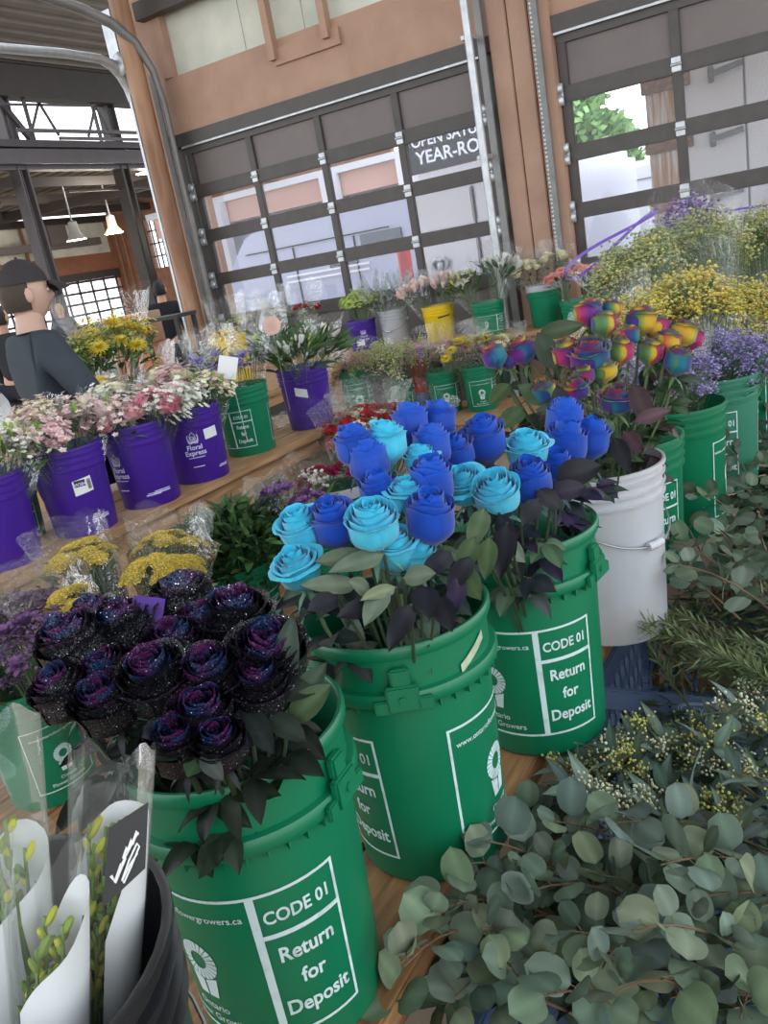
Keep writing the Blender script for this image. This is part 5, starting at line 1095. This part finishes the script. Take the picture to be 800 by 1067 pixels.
# extra wrapped bouquets at the left of the wall bench
for px, py, lb_, fl, mm in ((320, 335, 'wrapped red and white bouquet left of the lime mums', [F('rose', RED, 6), F('spray', WHT, 5)], M_wht), (290, 345, 'wrapped white bouquet left on the wall bench', [F('spray', WHT, 10)], M_greenb), (262, 350, 'wrapped pale bouquet beside the rust brown pipe', [F('spray', CRM, 8)], M_wht)):
    p = ony(px, py, 6.82); bucket('wall_bench_bucket', (p.x, 6.82, zw), 'bucket under the %s' % lb_, mm, .27, .14, None, 'x', 'wall bench buckets')
    bouquet((p.x, 6.82, zw+.03), (.1, -.1, 1), .40, .15, lb_, 'wall bench bouquets', fl, [(GRN, 60, .006, 1)], up=.14, crk=.13)
p = ony(277, 322, 6.75); t = thing('white_jug', (p.x, 6.75, .78), 'white plastic jug with lid behind the lily bouquet', 'jug'); m = MB(); m.lathe([(0, 0), (.09, 0), (.1, .02), (.1, p.z-.9), (.05, p.z-.80), (.045, p.z-.76), (0, p.z-.76)], 24); m.build('body', M_wht, t); m = MB(); m.lathe([(.055, p.z-.775), (.06, p.z-.77), (.06, p.z-.70), (.05, p.z-.69), (0, p.z-.69)], 20); m.build('lid', M_paper, t)
# ---- low wall shelf
zq = .27
LB = [(368, 385, M_green, 'green bucket of dusty pink filler on the low wall shelf'), (415, 395, M_greenb, 'green bucket of lime filler on the low wall shelf'), (460, 385, M_greenb, 'green bucket of pink statice on the low wall shelf'), (497, 380, M_greenb, 'green bucket of yellow daisies on the low wall shelf')]
Q = []
for i, (px, py, m_, l_) in enumerate(LB):
    p = ony(px, py, 6.12-(.0 if i else .15)); Q.append(p); bucket('low_shelf_bucket', (p.x, p.y, zq), l_, m_, max(.3, p.z-zq), .142, face(p.x, p.y)+D(45), 'green', 'low wall shelf buckets')
fil = lambda i, az, t_, lb_, fl, fi, **k: bq(Q[i], zq, az, t_, .46, .19, lb_, 'low wall shelf bouquets', fl, fi, fs=1.5, **k)
DP = [(.42, .24, .28), (.5, .32, .34), (.3, .2, .2)]; LM = [(.50, .56, .22), (.58, .62, .34), (.44, .5, .2)]
fil(0, 190, .3, 'dusty pink filler bouquet left on the low wall shelf', (), [(DP, 420, .008, 1), (GRN, 120, .007, 1)], crk=.1); fil(0, 10, .25, 'dusty pink filler bouquet right on the low wall shelf', (), [(DP, 420, .008, 1), (GRN, 120, .007, 1)], crk=.1)
fil(1, 190, .35, 'lime filler bouquet left in its low green bucket', (), [(LM, 700, .009, 1)], slv=False, dome=.6); fil(1, 10, .3, 'lime filler bouquet right in its low green bucket', (), [(LM, 700, .009, 1)], slv=False, dome=.6); fil(1, -80, .2, 'lime filler bouquet front in its low green bucket', (), [(LM, 700, .009, 1)], slv=False, dome=.6)
PS = [(.62, .40, .56), (.5, .3, .5), (.68, .55, .6)]
fil(2, 200, .3, 'pale pink statice bouquet left on the low wall shelf', [F('papery', PS, 7)], [(PS, 240, .007, 1), (LAV, 80, .006, 1)]); fil(2, 10, .3, 'bright pink statice bouquet right on the low wall shelf', [F('papery', [(.65, .3, .5)], 7)], [([(.65, .3, .5), (.7, .45, .6)], 240, .007, 1)])
fil(3, 200, .25, 'yellow daisy bouquet left on the low wall shelf', [F('mum', YLW, 9), F('spray', CRM, 5)], [(LM, 80, .007, 1)]); fil(3, 10, .3, 'cream and yellow daisy bouquet right on low wall shelf', [F('mum', CRM, 8), F('spray', YLW, 4)], [(LM, 80, .007, 1)])
p = ony(437, 385, 6.2); t = thing('red_drum', (p.x, 6.2, zq), 'red and blue slim container between the low green buckets', 'container'); m = MB(); m.lathe([(0, 0), (.08, 0), (.085, .01), (.085, .16), (.08, .17)], 20); m.build('base', mat('blue_plastic', lin(40, 80, 120), .4), t); m = MB(); m.lathe([(.08, .17), (.085, .18), (.085, .42), (.06, .46), (.03, .48), (0, .48)], 20); m.build('body', mat('red_plastic', lin(170, 44, 36), .4), t)

# ---- big filler bouquets above the far end of the long bench
YF = [(.66, .52, .10), (.70, .60, .18), (.60, .50, .12), (.55, .55, .16)]; WF = [(.46, .50, .24), (.55, .58, .36), (.36, .42, .20), (.52, .50, .20)]
EDGE = V((.74, .45, .5)); M_edge = mat('purple_film_edge', (.16, .08, .42), .3)
def big(base, head, R, lb_, fi, edge=False, fl=(), up=.02, lv=(LEAFG, 20, .06, .015, 'lance'), crk=.06, **k):
    base, head = V(base), V(head); ax = head-base; t = bouquet(base, ax, ax.length, R, lb_, 'filler bouquets on the long bench', fl, fi, lv, up=up, crk=crk, **(dict(flat=.3, ux=EDGE) if edge else {}), **k)
    if edge:
        a = ax.normalized(); u = (EDGE-a*a.dot(EDGE)).normalized(); w_ = a.cross(u); c = ax+a*(R*.8+up+.0)*.98; m = MB(); pts = []
        for i in range(33): an = 2*PI*i/32; pts.append(c+u*(R*1.18*math.cos(an))+w_*(R*1.18*.3*math.sin(an))+a*.02*math.sin(an*2))
        rows = [[p+a*h_ for p in pts] for h_ in (-.014, .0)]; m.grid(rows); m.build('film_edge', M_edge, t)
    return t
for i, (bi, px, py, d, R, lb_, fi, e_) in enumerate((
  (2, 715, 325, 3.1, .19, 'large yellow solidago bouquet above the dull green bucket', [(YF, 4400, .0085, 1)], False), (2, 650, 345, 2.95, .15, 'yellow filler bouquet just behind the rainbow roses', [(YF, 2600, .008, 1), (WF, 300, .006, 1)], False), (3, 775, 330, 3.3, .17, 'yellow filler bouquet at right frame edge', [(YF, 3200, .0085, 1)], False),
  (3, 660, 285, 3.6, .20, 'pale green filler bouquet in purple edged film, left', [(WF, 3000, .0085, 1)], True), (3, 730, 262, 3.8, .20, 'pale green filler bouquet in purple edged film, middle', [(WF, 3000, .0085, 1)], False), (4, 785, 255, 4.1, .20, 'pale green filler bouquet in purple edged film, right', [(WF, 2600, .0085, 1)], True),
  (4, 715, 240, 4.4, .17, 'violet statice bouquet at the back behind pale filler', [(PUR+LAV, 1400, .009, 1)], False), (1, 693, 395, 2.6, .145, 'lavender caspia bouquet right of the rainbow roses', [([(.26, .22, .48), (.34, .30, .58), (.42, .36, .55)], 2600, .006, 1)], False), (2, 768, 372, 2.85, .14, 'lavender caspia bouquet in shiny film by the right edge', [([(.26, .22, .48), (.36, .32, .6)], 1500, .006, 1)], False), (1, 655, 420, 2.5, .09, 'lilac filler bouquet low beside the green bucket rim', [([(.22, .18, .42), (.3, .26, .5)], 400, .005, 1)], False))):
    B_ = BG[bi]; h_ = at(px, py, d); big((B_.x, B_.y, B_.z+.06), h_, R, lb_, fi, e_)
q = ony(690, 205+60, 5.2); 
# ---- far bouquets on the back bench
for px, py, d, R, lb_, fl, fi, bm, bl in ((118, 362, 4.55, .24, 'large wrapped yellow bouquet right of the man', [F('mum', YLW, 10), F('spray', YLW, 10)], [(YLW, 240, .010, 1), (GRN, 300, .010, 1)], M_wht, 'white and purple bucket under the yellow bouquet'), (88, 372, 4.5, .13, 'wrapped pale green bouquet hugging the yellow one', [F('spray', LIM, 8)], [(GRN, 160, .008, 1)], M_greenb, 'bucket under the pale green bouquet near the man')):
    h_ = at(px, py, d); z_ = .78; b0 = V((h_.x, h_.y, z_)); bb_ = bucket('back_bench_bucket', b0, bl, bm, max(.28, h_.z-z_-.22), .15, None, 'x', 'back bench buckets')
    if bm is M_wht: sticker(bb_, .137, face(b0.x, b0.y)+D(5), .02, .16, 1.6, mat('purple_band', (.10, .05, .30), .4), 'purple_band')
    bouquet(b0+V((0, 0, .05)), (0, 0, 1), h_.z-z_-.05, R, lb_, 'back bench bouquets', fl, fi, (LEAFG, 60, .12, .03, 'lance'), up=.1, crk=.1, fs=1.6)
for px, py, d, m_, lb_, hh in ((82, 405, 4.1, M_yel, 'yellow bucket beside the man\'s elbow', .34), (236, 358, 6.2, M_yel, 'yellow bucket beside the rust brown pipe', .3), (165, 398, 4.9, M_wht, 'white bucket behind the pink roses', .28), (195, 392, 4.9, M_wht, 'white bucket behind the blush bouquets', .28)):
    p = at(px, py-8, d); bucket('back_bench_bucket', (p.x, p.y, .78), lb_, m_, max(.2, p.z-.78), .14, None, 'x', 'back bench buckets')
for px, py, d, R, lb_, fl in ((160, 395, 4.9, .14, 'wrapped cream bouquet behind the scuffed bucket', [F('spray', CRM, 8)]), (200, 385, 4.9, .14, 'wrapped white bouquet behind the lotus bucket', [F('spray', WHT, 8), F('papery', PUR, 3)]), (222, 372, 5.2, .13, 'wrapped lilac bouquet behind the statice', [F('papery', LAV, 7)]), (238, 335, 6.2, .14, 'empty looking wrapped bouquet above yellow bucket', [F('spray', LIM, 4)])):
    p = at(px, py, d); bouquet((p.x, p.y, .82), (0, 0, 1), max(.2, p.z-.85), R, lb_, 'back bench bouquets', fl, (), (LEAFG, 15, .08, .02, 'lance'), up=.1, crk=.14)

# ---- clear sleeves in the black bucket, near left
def big_sleeve(pts, label, seed, p0=0, p1=2, hh=.4):
    """sleeve from a low point to a top ring: (bottom px,py,d,r) -> (top px,py,d,r)"""
    (bx_, by_, bd, br), (tx, ty, td, tr_) = pts; a, c = V((bx_, by_, bd)), at(tx, ty, td); t = thing('sleeved_bouquet', a, label, 'bouquet', 'clear sleeved bouquets'); ax = c-a; L = ax.length; an = ax.normalized()
    u = an.orthogonal().normalized(); w_ = an.cross(u)
    m = MB(); sleeve(m, (0, 0, 0), ax, L, br, tr_, .03, .012, 36, 12, flare=.8); m.build('clear_sleeve', M_sleeve, t)
    m = MB(); st = MB()
    for i in range(13):
        an_ = i*2.4; r = tr_*.62*math.sqrt((i+.5)/13); o = (u*math.cos(an_)+w_*math.sin(an_)); tip = ax*rnd.uniform(.50, .82)+o*r; b0 = ax*.02+o*r*.3
        st.tube([b0, b0.lerp(tip, .5)+o*.004, tip], .0016, 5, (.16, .26, .06))
        for q in range(9):
            f_ = .55+.45*q/9; p = b0.lerp(tip, f_); s_ = (Quaternion(an, q*2.4) @ u); dd = (an*1.0+s_*.55).normalized(); cc = jit(rnd.choice([(.42, .42, .03), (.22, .32, .05), (.55, .52, .04), (.16, .26, .05)]), .15)
            m.blob(p+dd*.010, (.0036*rnd.uniform(.6, 1.2), .0036, .009*rnd.uniform(.6, 1.3)), cc, nu=6, nv=5, rot=rot_to(dd).to_matrix())
    for i in range(7):
        an_ = rnd.uniform(0, 6.28); o = (u*math.cos(an_)+w_*math.sin(an_)); leaf(m, ax*rnd.uniform(.15, .5)+o*tr_*.3, an+o*.3, o, .09, .010, jit((.06, .11, .03)), .3, .1, 'lance', nu=3, nv=5)
    m.build('yellow_buds', M_leaf, t); st.build('stems', M_stem, t)
    m = MB(); rows = []; uu = (CR-an*an.dot(CR)).normalized(); ww = an.cross(uu)
    for j in range(9):
        v = j/8; rows.append([])
        for i in range(23):
            q = i/22; a_ = p0+p1*(q-.5); hgt = .04+v*(hh*(.55+.45*math.cos((q-.5)*3.0))+.05*math.sin(q*9+seed)); rows[-1].append(ax*hgt+(uu*math.cos(a_)+ww*math.sin(a_))*lerp(br, tr_, hgt**.8)*(.95+.03*math.sin(q*21+v*3)))
    m.grid(rows); m.build('white_paper_wrap', M_paper, t); return t
big_sleeve(((-.595, .295, .93, .026), (117, 790, .715, .036)), 'clear sleeve of yellow budded stems with rolled top, beside nearest pail', .2, .9, 4.4, .85)
big_sleeve(((-.63, .25, .93, .028), (-30, 770, .66, .052)), 'clear sleeve of yellow budded stems leaning out of the left frame', .9, .6, 4.6, .72)
big_sleeve(((-.575, .24, .96, .026), (46, 880, .63, .033)), 'short clear sleeve of yellow buds between the two taller sleeves', 1.7, .3, 4.6, .8)
p = at(131, 888, .642); t = thing('brand_tag', p, 'black slanted card with white script logo in the clear sleeve', 'tag'); e1, e2 = at(110, 905, .642)-p, at(107, 947, .642)-p
A_, B_, C_, D_ = at(113, 863, .642)-p, at(154, 836, .642)-p, at(151, 905, .642)-p, at(107, 946, .642)-p; nrm = (B_-A_).cross(D_-A_).normalized(); nrm = nrm if nrm.dot(CO-p) > 0 else -nrm
m = MB(); m.add([A_, B_, C_, D_, A_-nrm*.001, B_-nrm*.001, C_-nrm*.001, D_-nrm*.001], [(0, 3, 2, 1), (4, 5, 6, 7), (0, 1, 5, 4), (1, 2, 6, 5), (2, 3, 7, 6), (3, 0, 4, 7)]); m.build('card', mat('black_card', (.014, .014, .014), .55), t, False)
def bil(x, y): return A_.lerp(B_, x).lerp(D_.lerp(C_, x), y)+nrm*.0008
m = MB()
for pts, r in (([(.16, .66), (.28, .80), (.42, .62)], .0014), ([(.28, .80), (.50, .58)], .0012), ([(.45, .86), (.60, .66), (.78, .50), (.84, .58), (.66, .78), (.50, .92), (.46, .86), (.62, .74), (.80, .66)], .0008), ([(.45, .56), (.53, .44), (.56, .50), (.64, .38), (.66, .46), (.76, .32), (.78, .38)], .0012), ([(.42, .62), (.78, .36)], .0007)): m.tube([bil(*q) for q in pts], r, 5)
m.build('script_logo', M_paper, t)
# ------------------------------------------------------------------ people
def skin(name, nodes_, edges, root, sub=2):
    ks = list(nodes_); me = bpy.data.meshes.new(name); me.from_pydata([nodes_[k][0] for k in ks], [(ks.index(a), ks.index(b)) for a, b in edges], [])
    o = bpy.data.objects.new(name, me); COL.objects.link(o); md = o.modifiers.new('s', 'SKIN'); md.use_smooth_shade = True
    for i, k in enumerate(ks):
        r = nodes_[k][1]; sv = me.skin_vertices[0].data[i]; sv.radius = r if isinstance(r, tuple) else (r, r); sv.use_root = (k == root)
    ss = o.modifiers.new('u', 'SUBSURF'); ss.levels = sub; ss.render_levels = sub
    bpy.context.view_layer.update(); ev = o.evaluated_get(bpy.context.evaluated_depsgraph_get()); m2 = bpy.data.meshes.new_from_object(ev)
    vs = [v.co.copy() for v in m2.vertices]; fs = [list(p.vertices) for p in m2.polygons]; bpy.data.objects.remove(o); bpy.data.meshes.remove(me); bpy.data.meshes.remove(m2)
    return vs, fs
def head_geo(m, c, yaw, skinc, lipc):
    """head facing local +y turned by yaw; c = centre of the skull"""
    R = Matrix.Rotation(yaw, 3, 'Z'); c = V(c); rows, cols = [], []; nv, nu = 22, 28
    for j in range(nv+1):
        b = -PI/2+PI*j/nv; rows.append([]); cols.append([])
        for i in range(nu):
            a = 2*PI*i/nu; x, y, z = math.cos(b)*math.cos(a), math.cos(b)*math.sin(a), math.sin(b)
            sx = .076*(1-.22*max(0, -z)**1.2); sy = .098*(1-.10*max(0, -z)); p = V((x*sx, y*sy, z*.122))
            if y > .2:
                f = (y-.2)/.8
                p.y += .022*f*math.exp(-((x/.16)**2))*math.exp(-((z+.18)/.17)**2)            # nose
                p.y -= .010*f*(math.exp(-((abs(x)-.36)/.16)**2)*math.exp(-((z-.02)/.12)**2))  # eye sockets
                p.y += .008*f*math.exp(-((z+.85)/.2)**2)*math.exp(-(x/.3)**2)                 # chin
                p.y += .004*f*math.exp(-((z+.48)/.07)**2)*math.exp(-(x/.25)**2)               # lips
            cc = skinc
            if y > .5 and abs(z+.48) < .07 and abs(x) < .28: cc = lipc
            rows[-1].append(c+R @ p); cols[-1].append(cc)
    m.grid(rows, cols, wrap=True)
    for s in (-1, 1):
        m.blob(c+R @ V((s*.078, -.005, -.008)), (.010, .020, .033), skinc, rot=R)              # ears
        m.blob(c+R @ V((s*.028, .083, .004)), (.011, .009, .008), (.75, .72, .7), rot=R); m.blob(c+R @ V((s*.028, .0905, .004)), (.005, .003, .005), (.05, .03, .02), rot=R)
def hand_geo(m, w_, d, side, up, c):
    """palm and five bent fingers from wrist w_ along d"""
    w_, d, up = V(w_), V(d).normalized(), V(up); s = d.cross(up).normalized()*side; up = s.cross(d).normalized()*side
    m.blob(w_+d*.045, (.040, .050, .016), c, nu=10, nv=6, rot=Matrix((s, d, up)).transposed())
    for k, (o, L) in enumerate(((-.028, .075), (-.010, .085), (.010, .080), (.028, .062))):
        p = w_+d*.085+s*o; m.tube([p-d*.02, p+d*L*.4-up*.004, p+d*L*.75-up*.018, p+d*L*.95-up*.036], [.009, .0088, .008, .006], 7, c)
    p = w_+d*.03-s*.03; m.tube([p, p-s*.022+d*.02, p-s*.030+d*.05-up*.01], [.011, .010, .007], 7, c)
M_cloth = attr_mat('cloth', .85, .15, 0, .15, 14, .25); M_skin = attr_mat('skin', .5, .35, 0, .06, 30); M_hair = attr_mat('hair', .6, .3, 0, .3, 120, .3)
def person(loc, rz, label, shirt, trouser, hair, skinc=(.50, .28, .20), cap=None, yaw=0, arms=None, s=1.0, jacket=False, long_hair=False):
    t = thing('person', loc, label, 'person', None, rz); t.scale = (s, s, s)
    A = arms or {'R': ((.25, -.02, 1.16), (.27, .10, .93)), 'L': ((-.25, -.02, 1.16), (-.27, .10, .93))}
    N = {'pel': ((0, 0, .96), (.15, .11)), 'wai': ((0, .01, 1.12), (.14, .105)), 'che': ((0, 0, 1.30), (.15, .10)), 'nb': ((0, -.01, 1.44), (.062, .06)), 'nk': ((0, .0, 1.54), (.062, .064)), 'hd': ((0, .015, 1.61), (.056, .06))}
    E_ = [('pel', 'wai'), ('wai', 'che'), ('che', 'nb'), ('nb', 'nk'), ('nk', 'hd')]
    for q, sx in (('R', 1), ('L', -1)):
        el, wr = A[q]; N['s'+q] = ((sx*.175, -.01, 1.39), .055); N['e'+q] = (el, .043); N['w'+q] = (wr, .028); E_ += [('che', 's'+q), ('s'+q, 'e'+q), ('e'+q, 'w'+q)]
        N['h'+q] = ((sx*.095, 0, .88), .092); N['k'+q] = ((sx*.11, .02, .50), .058); N['a'+q] = ((sx*.115, -.02, .09), .04); N['t'+q] = ((sx*.13, .13, .04), .036); E_ += [('pel', 'h'+q), ('h'+q, 'k'+q), ('k'+q, 'a'+q), ('a'+q, 't'+q)]
    vs, fs = skin('b', N, E_, 'pel'); m = MB(); m.add(vs, fs, skinc); head_geo(m, (0, .02, 1.655), yaw, skinc, (.45, .16, .14))
    for q, sx in (('R', 1), ('L', -1)): el, wr = V(A[q][0]), V(A[q][1]); hand_geo(m, wr, wr-el, sx, V((0, 0, 1)) if abs((wr-el).normalized().z) < .8 else V((sx, 0, 0)), skinc)
    m.build('body', M_skin, t)
    g = lambda k, e: (N[k][0], tuple(x+e for x in (N[k][1] if isinstance(N[k][1], tuple) else (N[k][1],)*2)))
    T = {k: g(k, .016) for k in ('wai', 'che', 'sR', 'sL', 'eR', 'eL')}; T['pel'] = ((0, 0, .93), (.168, .128)); T['nb'] = ((0, -.005, 1.495), (.085, .085)); T['che'] = ((0, 0, 1.32), (.185, .135)); T['sR'] = ((.18, -.01, 1.425), .08); T['sL'] = ((-.18, -.01, 1.425), .08)
    ee = [('pel', 'wai'), ('wai', 'che'), ('che', 'nb')]
    for q in 'RL': el, wr = V(A[q][0]), V(A[q][1]); T['w'+q] = (tuple(el.lerp(wr, .86)), .042); ee += [('che', 's'+q), ('s'+q, 'e'+q), ('e'+q, 'w'+q)]
    vs, fs = skin('s', T, ee, 'pel'); m = MB(); m.add(vs, fs, shirt); m.build('jacket' if jacket else 'shirt', M_cloth, t)
    T = {k: g(k, .014) for k in ('hR', 'hL', 'kR', 'kL')}; T['pel'] = ((0, 0, .94), (.155, .118)); T['aR'] = ((.115, -.02, .10), .055); T['aL'] = ((-.115, -.02, .10), .055)
    vs, fs = skin('p', T, [('pel', 'hR'), ('hR', 'kR'), ('kR', 'aR'), ('pel', 'hL'), ('hL', 'kL'), ('kL', 'aL')], 'pel'); m = MB(); m.add(vs, fs, trouser); m.build('trousers', M_cloth, t)
    for sx in (-1, 1): m = MB(); m.blob((sx*.125, .07, .045), (.052, .135, .05), (.03, .03, .03), nu=12, nv=8); m.build('shoe', M_any, t)
    R = Matrix.Rotation(yaw, 3, 'Z'); c = V((0, .02, 1.655)); m = MB(); rows = []
    for j in range(12):                                               # hair shell: back and sides
        b = lerp(-.55 if not long_hair else -1.2, PI/2, j/11); rows.append([])
        for i in range(26):
            a = 2*PI*i/26; y_ = math.sin(a); lo = b
            if y_ > .1: lo = lerp(b, PI/2, min(1, (.75-b)/1.0*.9) if b < .65 else 0) if b < .65 else b
            k = 1.06+.02*math.sin(a*9+j*2); cb = math.cos(max(lo, -.8)); rows[-1].append(c+R @ V((.078*k*cb*math.cos(a), .100*k*cb*math.sin(a)-.006, .124*k*math.sin(lo) if lo > -.8 else -.124*k*(.72+.5*(-lo-.8)))))
    m.grid(rows, hair, wrap=True); m.build('hair', M_hair, t)
    if cap:
        m = MB(); rows = []
        for j in range(10):
            b = lerp(.18, PI/2, j/9); rows.append([c+R @ V((.086*math.cos(b)*math.cos(2*PI*i/28), .108*math.cos(b)*math.sin(2*PI*i/28)-.002, .02+.122*math.sin(b)*1.03)) for i in range(28)])
        m.grid(rows, cap, wrap=True)
        rows = [[c+R @ V(((.080+.004*j/5)*math.sin(q)*(1-.06*j), .075+.030*math.cos(q)+.016*j*math.cos(q*.8), .040-.0022*j*j*.6-.012*math.sin(q)**2-.004*h_)) for q in [lerp(-1.25, 1.25, i/14) for i in range(15)]] for h_ in (0, 1) for j in (range(6) if h_ == 0 else range(5, -1, -1))]
        m.grid(rows, cap); m.blob(c+R @ V((0, 0, .148)), .007, cap); m.build('cap', M_cloth, t)
    return t
mp = at(30, 333, 3.7)
person((mp.x, mp.y, 0), math.atan2(.94, .34)-PI/2, 'man in dark cap and slate grey long sleeve shirt, back to us', (.045, .055, .068), (.03, .035, .05), (.05, .035, .025), (.50, .32, .25), (.045, .04, .042), -.12,
       {'R': ((.30, .10, 1.13), (.12, .32, 1.16)), 'L': ((-.27, .05, 1.14), (-.06, .30, 1.12))}, 1.03)
q = at(62, 322, 16.5); person((q.x, q.y, 0), 1.0, 'person with fair hair in a dark top, far off by the long door', (.02, .022, .035), (.03, .03, .04), (.45, .28, .12), s=1.0, jacket=True)
q = at(171, 322, 11.0); person((q.x, q.y, 0), .4, 'dark haired person in a black jacket behind the metal rack', (.018, .018, .024), (.02, .02, .03), (.015, .012, .012), s=1.0, jacket=True)
q = at(1, 338, 9.0); person((q.x, q.y, 0), .2, 'person in dark clothes at the left edge behind the capped man', (.03, .03, .035), (.02, .02, .03), (.03, .025, .02), jacket=True)
# rack and cartons in front of the far person
q = at(176, 372, 8.6); t = thing('metal_rack', (q.x, q.y, 0), 'black tubular metal rack in front of the dark haired person', 'rack', None, .3); hz = at(176, 330, 8.6).z
for x in (-.28, .28):
    for y in (-.2, .2): m = MB(); m.box((x, y, hz/2), (.04, .04, hz)); m.build('post', M_seam, t, False)
for z in (.35, .8, hz): m = MB(); m.box((0, 0, z), (.62, .46, .035)); m.build('shelf', M_seam, t, False)
for p, sz, c_, lb_ in (((-7.15, 6.9, .945), (.5, .4, .32), lin(196, 120, 84), 'orange printed carton left of the metal rack'), ((-7.18, 6.9, 1.235), (.46, .38, .25), lin(190, 150, 116), 'brown carton stacked on the orange printed one'), ((-7.2, 6.9, 1.405), (.5, .4, .08), lin(200, 172, 140), 'flat pale carton topmost on the stack'), ((-5.85, 6.82, .965), (.22, .25, .36), lin(226, 186, 30), 'yellow carton right of the metal rack')):
    t = thing('carton', p, lb_, 'box', 'cartons by the rack', .3); m = MB(); m.box((0, 0, 0), sz, bev=.006); m.build('body', mat('carton_%d' % int(p[2]*1000), c_, .7), t, False); m = MB(); m.box((0, -sz[1]/2-.001, 0), (sz[0]*.98, .002, .04)); m.build('print_band', mat('carton_band', lin(190, 60, 50), .7), t, False); m = MB(); m.box((0, 0, sz[2]/2+.001), (.05, sz[1], .002)); m.build('tape', M_paper, t, False)
zt_ = .78
t = thing('carton_table', (-7.32, 6.9, 0), 'low table under the cartons beside the metal rack', 'table', None, .3)
m = MB(); m.box((0, 0, zt_-.02), (1.0, 1.2, .04), bev=.005); m.build('tabletop', M_wood2, t, False)
for x in (-.45, .45):
    for y in (-.55, .55): m = MB(); m.box((x, y, (zt_-.04)/2), (.06, .06, zt_-.04)); m.build('leg', M_wood2, t, False)
